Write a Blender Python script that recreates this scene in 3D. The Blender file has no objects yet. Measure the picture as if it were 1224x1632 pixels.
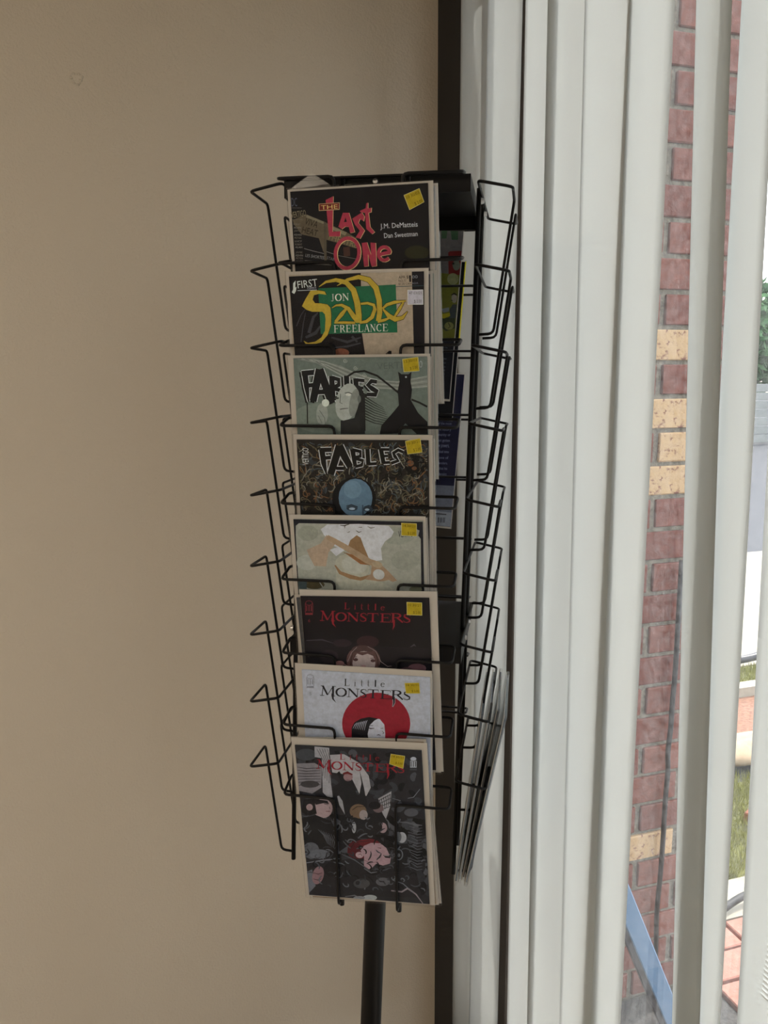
# Corner of a shop: a leaning black wire comic rack, a beige wall, vertical blinds, brick wing outside.
import bpy, bmesh, math, random
from mathutils import Vector, Matrix
C = bpy.context.scene.collection
scn = bpy.context.scene
PI = math.pi

# ------------------------------------------------------------------ camera
CAM_Z = 1.60
CAM_AXES = [[0.954195, -0.299095, -0.00738], [0.056362, 0.155476, 0.98623], [-0.29383, -0.941472, 0.165212]]
cd = bpy.data.cameras.new('camera'); cam = bpy.data.objects.new('camera', cd); C.objects.link(cam)
cd.sensor_fit = 'AUTO'; cd.sensor_width = 36.0; cd.lens = 28.0196; cd.clip_start = .02
r_, u_, b_ = (Vector(v) for v in CAM_AXES)
cam.matrix_world = Matrix(((r_.x, u_.x, b_.x, 0), (r_.y, u_.y, b_.y, 0), (r_.z, u_.z, b_.z, CAM_Z), (0, 0, 0, 1)))
scn.camera = cam

# ------------------------------------------------------------------ sky, sun, exposure
w = bpy.data.worlds.new('sky'); scn.world = w; w.use_nodes = True
wn = w.node_tree; bg = wn.nodes['Background']
sky = wn.nodes.new('ShaderNodeTexSky'); sky.sky_type = 'NISHITA'; sky.sun_disc = False
sky.sun_elevation = math.radians(52); sky.sun_rotation = math.radians(75); sky.dust_density = 1.5
hz = wn.nodes.new('ShaderNodeHueSaturation'); hz.inputs['Saturation'].default_value = .42      # hazy, nearly white sky
tn = wn.nodes.new('ShaderNodeMixRGB'); tn.blend_type = 'MULTIPLY'; tn.inputs[0].default_value = 1; tn.inputs[2].default_value = (1, .99, .95, 1)
wn.links.new(sky.outputs[0], hz.inputs['Color']); wn.links.new(hz.outputs[0], tn.inputs[1]); wn.links.new(tn.outputs[0], bg.inputs[0]); bg.inputs[1].default_value = .80
sl = bpy.data.lights.new('sun', 'SUN'); sun = bpy.data.objects.new('sun', sl); C.objects.link(sun)
sl.energy = 4.0; sl.angle = math.radians(.6); sl.color = (1, .97, .92)
sun.rotation_euler = Vector((.80, .22, 1.05)).to_track_quat('Z', 'Y').to_euler()
vs = scn.view_settings
scn.display_settings.display_device = 'sRGB'
vs.view_transform = 'Standard'; vs.look = 'None'; vs.gamma = 1; vs.use_curve_mapping = False
vs.exposure = 0.12
FILL_POWER = 14.0  # strength of the added ceiling fill panels

# ------------------------------------------------------------------ helpers
def s2l(c):
    c = c / 255
    return c / 12.92 if c <= .04045 else ((c + .055) / 1.055) ** 2.4
def lin(r, g, b): return (s2l(r), s2l(g), s2l(b), 1)
PAPER = (s2l(158), s2l(144), s2l(126))
def ink(c):            # colour as photographed next to a white card -> colour of the print itself
    return tuple(min(.9, max(.004, s2l(v) / p * .53)) for v, p in zip(c, PAPER)) + (1,)

def mat(name, color=(.8, .8, .8, 1), rough=.5, metal=0, spec=.5):
    m = bpy.data.materials.new(name); m.use_nodes = True
    p = m.node_tree.nodes['Principled BSDF']
    p.inputs['Base Color'].default_value = color; p.inputs['Roughness'].default_value = rough
    p.inputs['Metallic'].default_value = metal; p.inputs['Specular IOR Level'].default_value = spec
    return m
def nd(m, t, **kw):
    n = m.node_tree.nodes.new(t)
    for k, v in kw.items(): setattr(n, k, v)
    return n
def lk(m, a, b): m.node_tree.links.new(a, b)
def P_(m): return m.node_tree.nodes['Principled BSDF']
def noise(m, scale, detail=3, rough=.5, coord='Object'):
    tc = nd(m, 'ShaderNodeTexCoord'); n = nd(m, 'ShaderNodeTexNoise')
    n.inputs['Scale'].default_value = scale; n.inputs['Detail'].default_value = detail; n.inputs['Roughness'].default_value = rough
    lk(m, tc.outputs[coord], n.inputs['Vector']); return n
def ramp(m, src, stops):
    r = nd(m, 'ShaderNodeValToRGB'); e = r.color_ramp.elements
    e[0].position, e[0].color = stops[0]; e[1].position, e[1].color = stops[1]
    for p, c in stops[2:]:
        x = e.new(p); x.color = c
    lk(m, src, r.inputs[0]); return r
def bump(m, src, strength, dist):
    b = nd(m, 'ShaderNodeBump'); b.inputs['Strength'].default_value = strength; b.inputs['Distance'].default_value = dist
    lk(m, src, b.inputs['Height']); lk(m, b.outputs[0], P_(m).inputs['Normal']); return b

def link(name, me, m=None, parent=None):
    o = bpy.data.objects.new(name, me); C.objects.link(o)
    if m is not None and hasattr(me, 'materials') and not me.materials:
        for q in (m if isinstance(m, (list, tuple)) else [m]): me.materials.append(q)
    if parent: o.parent = parent
    return o
def mesh(bm, name, smooth=False):
    bm.normal_update()
    me = bpy.data.meshes.new(name); bm.to_mesh(me); bm.free()
    if smooth:
        for p in me.polygons: p.use_smooth = True
    return me
def obj(name, bm, m, parent=None, smooth=False): return link(name, mesh(bm, name, smooth), m, parent)
def tag(o, label=None, cat=None, group=None, kind=None):
    if label: o['label'] = label
    if cat: o['category'] = cat
    if group: o['group'] = group
    if kind: o['kind'] = kind
    return o
def struct(name, bm, m, parent=None):
    o = obj(name, bm, m, parent)
    if not parent: o['kind'] = 'structure'
    return o
def empty(name, loc=(0, 0, 0), M=None):
    o = bpy.data.objects.new(name, None); C.objects.link(o); o.empty_display_size = .05
    if M is not None: o.matrix_world = M
    else: o.location = loc
    return o
def box(bm, x0, x1, y0, y1, z0, z1, bev=0):
    r = bmesh.ops.create_cube(bm, size=1)
    for v in r['verts']:
        v.co = Vector(((x0 + x1) / 2 + v.co.x * (x1 - x0), (y0 + y1) / 2 + v.co.y * (y1 - y0), (z0 + z1) / 2 + v.co.z * (z1 - z0)))
    if bev:
        es = list({e for v in r['verts'] for e in v.link_edges})
        bmesh.ops.bevel(bm, geom=es, offset=bev, segments=1, affect='EDGES')
def cyl(bm, c, r, h, axis='Z', seg=24, r2=None):
    M = Matrix.Translation(Vector(c)) @ {'Z': Matrix(), 'X': Matrix.Rotation(PI / 2, 4, 'Y'), 'Y': Matrix.Rotation(PI / 2, 4, 'X')}[axis]
    bmesh.ops.create_cone(bm, cap_ends=True, segments=seg, radius1=r, radius2=r if r2 is None else r2, depth=h, matrix=M)
def fillet(pts, rad, n=3):
    out = [Vector(pts[0])]
    for i in range(1, len(pts) - 1):
        a, b, c = (Vector(pts[j]) for j in (i - 1, i, i + 1))
        d1, d2 = (a - b), (c - b)
        k = min(rad, d1.length * .45, d2.length * .45)
        p, q = b + d1.normalized() * k, b + d2.normalized() * k
        for j in range(n + 1):
            t = j / n; out.append(p * (1 - t) ** 2 + b * 2 * t * (1 - t) + q * t * t)
    out.append(Vector(pts[-1])); return out
def tube(bm, pts, r, seg=8):
    pts = [Vector(p) for p in pts]; rings = []; up = None
    for i, p in enumerate(pts):
        t = (pts[min(i + 1, len(pts) - 1)] - pts[max(i - 1, 0)]).normalized()
        if up is None: up = t.orthogonal().normalized()
        up = (up - t * up.dot(t)).normalized(); sd = t.cross(up)
        rings.append([bm.verts.new(p + (up * math.cos(2 * PI * k / seg) + sd * math.sin(2 * PI * k / seg)) * r) for k in range(seg)])
    for a, b in zip(rings, rings[1:]):
        for k in range(seg): bm.faces.new((a[k], a[(k + 1) % seg], b[(k + 1) % seg], b[k]))
    bm.faces.new(rings[0][::-1]); bm.faces.new(rings[-1])

# ------------------------------------------------------------------ materials
M_wall = mat('beige_eggshell_paint', lin(200, 190, 174), .38, 0, .5)
n1 = noise(M_wall, 210, 4, .6); n2 = noise(M_wall, 38, 3, .55)
ad = nd(M_wall, 'ShaderNodeMath', operation='ADD'); lk(M_wall, n1.outputs[0], ad.inputs[0]); lk(M_wall, n2.outputs[0], ad.inputs[1])
bump(M_wall, ad.outputs[0], .35, .004)
M_wallside = mat('dark_grey_window_wall', lin(46, 45, 45), .7, 0, .2)  # one even dark grey over the whole window wall
M_ceil = mat('white_ceiling_paint', lin(226, 222, 212), .9)
M_floor = mat('tan_vinyl_floor', lin(150, 138, 122), .6)
nf = noise(M_floor, 180); rf = ramp(M_floor, nf.outputs[0], [(0, lin(146, 134, 118)), (1, lin(166, 154, 138))]); lk(M_floor, rf.outputs[0], P_(M_floor).inputs['Base Color'])
M_black = mat('black_powder_coat', (.006, .006, .007, 1), .42, 0, .2)
nb_ = noise(M_black, 900, 2); bump(M_black, nb_.outputs[0], .08, .0005)
M_steel = mat('zinc_screw', (.55, .55, .55, 1), .3, 1)
M_bronze = mat('bronze_anodised_frame', lin(74, 64, 56), .4, .3)
M_card = mat('white_backing_card', (.54, .52, .49, 1), .7)
M_page = mat('newsprint_pages', (.72, .68, .58, 1), .85)
npg = noise(M_page, 300); rp = ramp(M_page, npg.outputs[0], [(0, (.62, .57, .47, 1)), (1, (.76, .72, .62, 1))]); lk(M_page, rp.outputs[0], P_(M_page).inputs['Base Color'])
M_print = mat('printed_cover_paper', (.5, .5, .5, 1), .55, 0, .15)
at = nd(M_print, 'ShaderNodeAttribute', attribute_name='print'); np_ = noise(M_print, 160, 5, .7); rp_ = ramp(M_print, np_.outputs[0], [(.3, (.80, .80, .80, 1)), (.72, (1.12, 1.11, 1.1, 1))])
mp_ = nd(M_print, 'ShaderNodeMixRGB', blend_type='MULTIPLY'); mp_.inputs[0].default_value = 1
lk(M_print, at.outputs['Color'], mp_.inputs[1]); lk(M_print, rp_.outputs[0], mp_.inputs[2]); lk(M_print, mp_.outputs[0], P_(M_print).inputs['Base Color'])

def film(name, gloss, tint=1.0, rough=.06, wrinkle=.3):
    m = bpy.data.materials.new(name); m.use_nodes = True; t = m.node_tree; t.nodes.remove(P_(m))
    tr = nd(m, 'ShaderNodeBsdfTransparent'); tr.inputs[0].default_value = (tint, tint, tint, 1)
    gl = nd(m, 'ShaderNodeBsdfGlossy'); gl.inputs['Roughness'].default_value = rough
    mx = nd(m, 'ShaderNodeMixShader'); lw = nd(m, 'ShaderNodeLayerWeight'); lw.inputs['Blend'].default_value = .5
    pw = nd(m, 'ShaderNodeMath', operation='POWER'); pw.inputs[1].default_value = 4; lk(m, lw.outputs['Facing'], pw.inputs[0])
    mr = nd(m, 'ShaderNodeMapRange'); mr.inputs[3].default_value = gloss * .12; mr.inputs[4].default_value = .9; lk(m, pw.outputs[0], mr.inputs[0])
    if wrinkle:
        nn = noise(m, 14, 4, .6); b = nd(m, 'ShaderNodeBump'); b.inputs['Strength'].default_value = wrinkle; b.inputs['Distance'].default_value = .004
        lk(m, nn.outputs[0], b.inputs['Height']); lk(m, b.outputs[0], gl.inputs['Normal']); lk(m, b.outputs[0], lw.inputs['Normal'])
    lk(m, mr.outputs[0], mx.inputs[0]); lk(m, tr.outputs[0], mx.inputs[1]); lk(m, gl.outputs[0], mx.inputs[2])
    lk(m, mx.outputs[0], t.nodes['Material Output'].inputs[0]); return m
M_bag = film('clear_comic_bag', .13, .985, .1, .35)
M_flap = film('milky_bag_flap', 1.3, .95, .2, .06)
M_glass = film('window_glass', .16, .95, .01, 0)
_o = M_glass.node_tree.nodes['Material Output']; _s = _o.inputs[0].links[0].from_socket      # a little dust on the pane
_d = nd(M_glass, 'ShaderNodeBsdfTranslucent'); _d.inputs[0].default_value = (.8, .8, .8, 1); _n = noise(M_glass, 90, 5, .7); _r = nd(M_glass, 'ShaderNodeMapRange')
_r.inputs[1].default_value = .4; _r.inputs[2].default_value = .8; _r.inputs[3].default_value = .004; _r.inputs[4].default_value = .05; lk(M_glass, _n.outputs[0], _r.inputs[0])
_m = nd(M_glass, 'ShaderNodeMixShader'); lk(M_glass, _r.outputs[0], _m.inputs[0]); lk(M_glass, _s, _m.inputs[1]); lk(M_glass, _d.outputs[0], _m.inputs[2]); lk(M_glass, _m.outputs[0], _o.inputs[0])

M_slat = bpy.data.materials.new('white_vinyl_slat'); M_slat.use_nodes = True
_t = M_slat.node_tree; _t.nodes.remove(P_(M_slat))
df = nd(M_slat, 'ShaderNodeBsdfDiffuse'); df.inputs[0].default_value = (.56, .575, .56, 1)
tl = nd(M_slat, 'ShaderNodeBsdfTranslucent'); tl.inputs[0].default_value = (.72, .745, .73, 1)
gl = nd(M_slat, 'ShaderNodeBsdfGlossy'); gl.inputs[0].default_value = (1, 1, 1, 1); gl.inputs['Roughness'].default_value = .45
mx = nd(M_slat, 'ShaderNodeMixShader'); mx.inputs[0].default_value = .105
mx2 = nd(M_slat, 'ShaderNodeMixShader'); mx2.inputs[0].default_value = .04
lk(M_slat, df.outputs[0], mx.inputs[1]); lk(M_slat, tl.outputs[0], mx.inputs[2]); lk(M_slat, mx.outputs[0], mx2.inputs[1]); lk(M_slat, gl.outputs[0], mx2.inputs[2])
lk(M_slat, mx2.outputs[0], _t.nodes['Material Output'].inputs[0])

def brickmat(name, c1, c2):
    m = mat(name, c1, .9); oi = nd(m, 'ShaderNodeObjectInfo'); n = noise(m, 45, 5, .65)
    r1 = ramp(m, oi.outputs['Random'], [(0, c1), (1, c2)])
    r2 = ramp(m, n.outputs[0], [(.35, (.72, .72, .72, 1)), (.7, (1.12, 1.08, 1.05, 1))])
    mu = nd(m, 'ShaderNodeMixRGB', blend_type='MULTIPLY'); mu.inputs[0].default_value = 1
    lk(m, r1.outputs[0], mu.inputs[1]); lk(m, r2.outputs[0], mu.inputs[2]); lk(m, mu.outputs[0], P_(m).inputs['Base Color'])
    bump(m, n.outputs[0], .5, .004); return m
M_brick = brickmat('red_brick', lin(114, 64, 53), lin(134, 82, 68))
M_pale = mat('pale_flashed_brick', lin(226, 190, 140), .9)
npl = noise(M_pale, 60, 5, .7); rpl = ramp(M_pale, npl.outputs[0], [(.36, lin(126, 80, 66)), (.46, lin(196, 164, 122))]); lk(M_pale, rpl.outputs[0], P_(M_pale).inputs['Base Color']); bump(M_pale, npl.outputs[0], .5, .004)
M_mortar = mat('grey_mortar', lin(150, 142, 124), .95)
nm = noise(M_mortar, 120, 4); rm = ramp(M_mortar, nm.outputs[0], [(.3, lin(100, 95, 84)), (.7, lin(140, 132, 116))]); lk(M_mortar, rm.outputs[0], P_(M_mortar).inputs['Base Color']); bump(M_mortar, nm.outputs[0], .6, .004)
def ground(name, a, b, sc, rough=.95):
    m = mat(name, a, rough); n = noise(m, sc, 5, .65); r = ramp(m, n.outputs[0], [(.3, a), (.7, b)]); lk(m, r.outputs[0], P_(m).inputs['Base Color']); bump(m, n.outputs[0], .4, .006); return m
M_conc = ground('pale_concrete', lin(150, 144, 128), lin(172, 166, 150), 14)
M_asph = ground('grey_asphalt', lin(56, 58, 62), lin(84, 86, 90), 120)
M_mulch = ground('red_bark_mulch', lin(104, 66, 50), lin(156, 118, 94), 60)
M_soil = ground('grass_soil', lin(96, 98, 50), lin(124, 124, 64), 40)
M_rock = ground('tan_stone', lin(160, 138, 110), lin(180, 160, 132), 20)
M_darkground = ground('dark_grey_ground', lin(48, 48, 48), lin(84, 82, 78), 70)  # mottled dark grey for the ground strip along the building
M_grass = mat('lawn_grass', lin(140, 140, 66), .8)
M_paver = ground('pink_brick_paver', lin(152, 104, 90), lin(168, 122, 106), 60)
M_blue = mat('pale_blue_painted_metal', lin(88, 120, 150), .45)
M_rail = mat('black_painted_metal', (.03, .03, .035, 1), .4)
M_rubber = mat('black_cable_rubber', (.02, .02, .02, 1), .6)
M_wood = ground('brown_block', lin(120, 72, 54), lin(140, 88, 66), 30)
M_leaf = ground('tree_leaves', lin(52, 92, 58), lin(84, 124, 76), 3)
M_bark = mat('bark', lin(90, 74, 60), .9)
M_board = ground('grey_fence_board', lin(130, 132, 128), lin(146, 148, 144), 8)
M_fill = bpy.data.materials.new('fill_diffuser'); M_fill.use_nodes = True
_e = nd(M_fill, 'ShaderNodeEmission'); _e.inputs[0].default_value = (1, .85, .68, 1); _e.inputs[1].default_value = FILL_POWER
M_fill.node_tree.nodes.remove(P_(M_fill)); lk(M_fill, _e.outputs[0], M_fill.node_tree.nodes['Material Output'].inputs[0])

# ------------------------------------------------------------------ room shell
YB = 1.5724        # face of the beige wall (the brick wing outside runs on in the same plane)
XW = .608          # room face of the window wall
XO = .740          # its outer face
XL, YF, ZC = -4.4, -4.2, 2.75
bm = bmesh.new(); box(bm, XL - .12, XO, YB, YB + .14, -.05, ZC + .1); wall_back = struct('wall_back', bm, M_wall)
bm = bmesh.new()
for k in range(18):      # an old filled hole: a low ring of filler on the paint
    a = 2 * PI * k / 18; rr = .0085 + .0015 * math.sin(a * 3)
    bmesh.ops.create_icosphere(bm, subdivisions=1, radius=.0026 + .0008 * math.sin(k * 2.3), matrix=Matrix.Translation((-.0601 + rr * math.cos(a), YB + .0012, CAM_Z + .5154 + rr * math.sin(a))))
obj('filler_mark', bm, M_wall, wall_back, True)
OY0, OY1, OZ0, OZ1 = -3.9, 1.44, .08, 2.42
bm = bmesh.new()
box(bm, XW, XO, OY1, YB, 0, ZC); box(bm, XW, XO, YF, OY0, 0, ZC)
box(bm, XW, XO, OY0, OY1, OZ1, ZC); box(bm, XW, XO, OY0, OY1, 0, OZ0); struct('wall_right', bm, M_wallside)
bm = bmesh.new(); box(bm, XL - .12, XL, YF, YB, 0, ZC); struct('wall_left', bm, M_wall)
bm = bmesh.new(); box(bm, XL - .12, XO, YF - .12, YF, 0, ZC); struct('wall_front', bm, M_wall)
bm = bmesh.new(); box(bm, XL - .12, XO, YF - .12, YB, -.1, 0); struct('floor', bm, M_floor)
bm = bmesh.new(); box(bm, XL - .12, XO, YF - .12, YB, ZC, ZC + .1); struct('ceiling', bm, M_ceil)
bm = bmesh.new(); box(bm, XL, XW, YB - .012, YB, 0, .07, .003); struct('baseboard_back', bm, M_bronze)
# window
win = empty('window_1', (0, 0, 0)); win['kind'] = 'structure'
fx0, fx1 = .666, .716
def wpart(nm, *b):
    q = bmesh.new(); box(q, *b, .002); return obj(nm, q, M_bronze, win)
wpart('frame_jamb', fx0, fx1, OY1 - .035, OY1, OZ0, OZ1); wpart('frame_jamb', fx0, fx1, OY0, OY0 + .045, OZ0, OZ1)
wpart('frame_head', fx0, fx1, OY0, OY1, OZ1 - .05, OZ1); wpart('frame_sill', fx0, fx1, OY0, OY1, OZ0, OZ0 + .05)
mull = [1.344, .12, -1.2, -2.5]
for y in mull: wpart('mullion', fx0, fx1, y - .026, y + .026, OZ0 + .05, OZ1 - .05)
edges = [OY1 - .035] + sum([[y + .026, y - .026] for y in mull], []) + [OY0 + .045]
for k in range(0, len(edges), 2):
    q = bmesh.new(); box(q, .688, .694, edges[k + 1], edges[k], OZ0 + .05, OZ1 - .05); obj('glass_pane', q, M_glass, win)
# unseen ceiling panels added as warm fill for the beige wall
for k, (x, y) in enumerate(((-2.1, .25), (-2.9, -2.4))):
    t = empty('fill_light', (x, y, ZC)); tag(t, ['unseen ceiling panel added as fill near the beige wall', 'unseen ceiling panel added as fill at the far end of the ceiling'][k], 'light', 'added ceiling fill panels')
    q = bmesh.new(); box(q, -.32, .32, -.62, .62, -.05, 0, .006); obj('housing', q, M_ceil, t)
    q = bmesh.new(); box(q, -.29, .29, -.59, .59, -.056, -.0505); obj('diffuser', q, M_fill, t)

# ------------------------------------------------------------------ vertical blind
XB = .60375; HALF = .05; PITCH = .10052
SLATS = [(1.3739, 2.268, 10.25, 0.003, 0.178, 9.75, 0.008), (1.2734, 2.221, 8.0, -0.007, 0.255, 9.75, 0.02), (1.1729, 2.164, 8.0, -0.042, 0.407, 6.5, -0.047), (1.0724, 2.136, 7.75, -0.01, 0.474, 7.75, -0.025), (0.9718, 2.094, 7.5, -0.01, 0.567, 8.25, -0.032), (0.8713, 2.051, -3.75, 0.003, 0.637, -7.75, 0.01), (0.7708, 1.999, -18.5, -0.005, 0.796, -20.5, -0.06), (0.6703, 1.97, -22.0, 0.028, 0.817, -18.5, 0.013), (0.5697, 1.943, 6.25, 0.03, 0.888, 2.0, 0.008)]
blind = empty('vertical_blind', (XB, .5, 2.5)); tag(blind, 'white vertical blind of tall slats hanging across the window', 'blind')
q = bmesh.new(); box(q, -.022, .022, -.9, .93, -.03, .015, .003); obj('headrail', q, M_slat, blind)
def slat_mesh(m0, zt, at, st, zb, ab, sb):
    bm = bmesh.new(); rows = []
    NZ, NX = 12, 9; z0, z1 = .2, 2.47
    for i in range(NZ + 1):
        z = z0 + (z1 - z0) * i / NZ
        f = (z - zb) / (zt - zb); f = max(-.25, min(1.35, f))
        a = math.radians(ab + (at - ab) * f); s = sb + (st - sb) * f
        row = []
        for j in range(NX):
            u = j / (NX - 1) * 2 - 1          # -1 far edge, +1 near edge
            sag = .008 * (1 - u * u)          # slats bow towards the room
            px = XB + HALF * u * math.sin(a) - sag * math.cos(a)
            py = m0 + s - HALF * u * math.cos(a) - sag * math.sin(a)
            row.append(bm.verts.new((px - XB, py - .5, z - 2.5)))
        rows.append(row)
    for a, b in zip(rows, rows[1:]):
        for j in range(NX - 1): bm.faces.new((a[j], a[j + 1], b[j + 1], b[j]))
    r = bmesh.ops.solidify(bm, geom=list(bm.faces), thickness=.0009)
    return mesh(bm, 'slat', True)
for s in SLATS: link('slat', slat_mesh(*s), M_slat, blind)
random.seed(4)
for i in range(9, 17):
    m0 = SLATS[3][0] - (i - 3) * PITCH
    a = random.uniform(-14, 8)
    link('slat', slat_mesh(m0, 1.9, a, 0, .4, a + random.uniform(-4, 4), 0), M_slat, blind)

# ------------------------------------------------------------------ comic rack
RACK_ROT = [[0.889916, 0.455829, 0.016407], [-0.456017, 0.889911, 0.010335], [-0.009889, -0.016679, 0.999812]]
RACK_POS = [0.35374, 1.09125, 1.83871]
RR = Matrix([r + [0] for r in RACK_ROT] + [[0, 0, 0, 1]])
ZB = RACK_POS[2] / RACK_ROT[2][2]
root_pos = Vector(RACK_POS) + RR.to_3x3() @ Vector((0, 0, -ZB))
RM = Matrix.Translation(root_pos) @ RR
rack = empty('comic_rack', M=RM)
tag(rack, 'tall black wire spinner rack of comics standing in the corner by the blind', 'rack')
A_F, A_R, A_L = .12577, .12653, .12116
DZ, H, DROOP, E_, WR = .09753, .16791, .00862, .01893, .0019
def loop_mesh(a, b, g, hw, yaw=0.):
    # back line at y=-a, arms out by b, folded in along the front, down to the foot, back to the bar
    P = [(-g, -a, -H - DROOP - .001), (-g, -a - E_, -H - DROOP), (-g, -a - b, -DROOP), (-hw, -a - b, -DROOP), (-hw, -a, 0),
         (hw, -a, 0), (hw, -a - b, -DROOP), (g, -a - b, -DROOP), (g, -a - E_, -H - DROOP), (g, -a, -H - DROOP - .001)]
    P = [(x, y + yaw * x, z) for x, y, z in P]
    bm = bmesh.new(); tube(bm, fillet(P, .007), WR); return mesh(bm, 'pocket_wire', True)
def bars_mesh(g, a, z0, z1, t, sk):
    bm = bmesh.new()
    for x in (-g, g): tube(bm, [(x + sk * z0, -a - t * z0 + .004, z0), (x + sk * z1, -a - t * z1 + .004, z1)], .0034, 10)
    return mesh(bm, 'wire_panel', True)
panels = {'front': (0, A_F, .04131, .04054, .11, -.00847, .00138, .00175, 0),
          'right': (PI / 2, A_R, .0419, .039, .1103, .01743, -.00972, -.00395, -.0141),
          'left': (-PI / 2, A_L, .0419, .039, .1103, -.02315, .00372, .00214, 0),
          'back': (PI, .125, .0415, .04, .11, .0, 0, 0, 0)}
for nm, (ang, a, b, g, hw, t, sk, dl, yw) in panels.items():
    zlo = -8 * DZ - H - DROOP - .012
    pn = link('wire_panel', bars_mesh(g, a, .004, zlo, t, sk), M_black, rack)
    pn.location = (0, 0, ZB); pn.rotation_euler = (0, 0, ang)
    lm = loop_mesh(a, b, g, hw, yw)
    for k in range(9):
        z = -k * DZ + dl
        o = link('pocket_wire', lm, M_black, pn); o.location = (sk * z, -t * z, z)
    for zz in (-.012, -.60):
        for gx in (-g, g):
            q = bmesh.new(); cyl(q, (gx, -a - t * zz - .001, zz), .0042, .004, 'Y', 14, .003); obj('screw', q, M_steel, pn)
def tray(name, hx, zt, zb):
    bm = bmesh.new(); t = .0016
    box(bm, -hx, hx, -hx, hx, zt - t, zt)
    box(bm, -hx, hx, -hx, -hx + t, zb, zt); box(bm, -hx, hx, hx - t, hx, zb, zt); box(bm, -hx, -hx + t, -hx, hx, zb, zt); box(bm, hx - t, hx, -hx, hx, zb, zt)
    o = obj(name, bm, M_black, rack); o.location = (0, 0, ZB); return o
top = tray('top_tray', .1165, .003, -.0178); tray('lower_tray', .1165, -.5895, -.6118)
q = bmesh.new(); cyl(q, (0, -.1175, -.002), .0042, .003, 'Y', 16, .003); obj('screw', q, M_steel, top)
q = bmesh.new()
def post_pt(z): return (-.018 - .0317 * (-1.06 - z), 0, z + ZB)
tube(q, [post_pt(-.003), post_pt(-.6), post_pt(.03 - ZB)], .0165, 32); obj('post', q, M_black, rack, True)
q = bmesh.new(); bx = post_pt(-ZB)[0]; cyl(q, (bx, 0, .009), .2, .016, 'Z', 48, .19); cyl(q, (bx, 0, .03), .03, .03, 'Z', 32, .022)
bs = obj('base_plate', q, M_black, rack)

# ------------------------------------------------------------------ printing: flat inks laid on covers
_txt = {}
def text_geo(s):
    if s not in _txt:
        cu = bpy.data.curves.new('t', 'FONT'); cu.body = s; cu.resolution_u = 2; cu.fill_mode = 'FRONT'
        ob = bpy.data.objects.new('t', cu); me = ob.to_mesh()
        vs_ = [(v.co.x, v.co.y) for v in me.vertices]; fs = [tuple(p.vertices) for p in me.polygons]
        ob.to_mesh_clear(); bpy.data.objects.remove(ob); bpy.data.curves.remove(cu)
        x0 = min(v[0] for v in vs_); x1 = max(v[0] for v in vs_); y1 = max(v[1] for v in vs_)
        _txt[s] = ([((x - x0) / max(1e-6, x1 - x0), y / y1) for x, y in vs_], fs)
    return _txt[s]
def arc(cx, cy, rx, ry, a0, a1, w, n=16, thin=None):
    o = []
    for i in range(n + 1):
        t = math.radians(a0 + (a1 - a0) * i / n); c = abs(math.cos(t))
        o.append((cx + rx * math.cos(t), cy + ry * math.sin(t), w if thin is None else thin + (w - thin) * c))
    return o
K_, N_ = .17, .055       # thick and thin stems of the roman letters
def sf(x, y, l=.13): return [(x - l, y, .05), (x + l, y, .05)]
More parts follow.
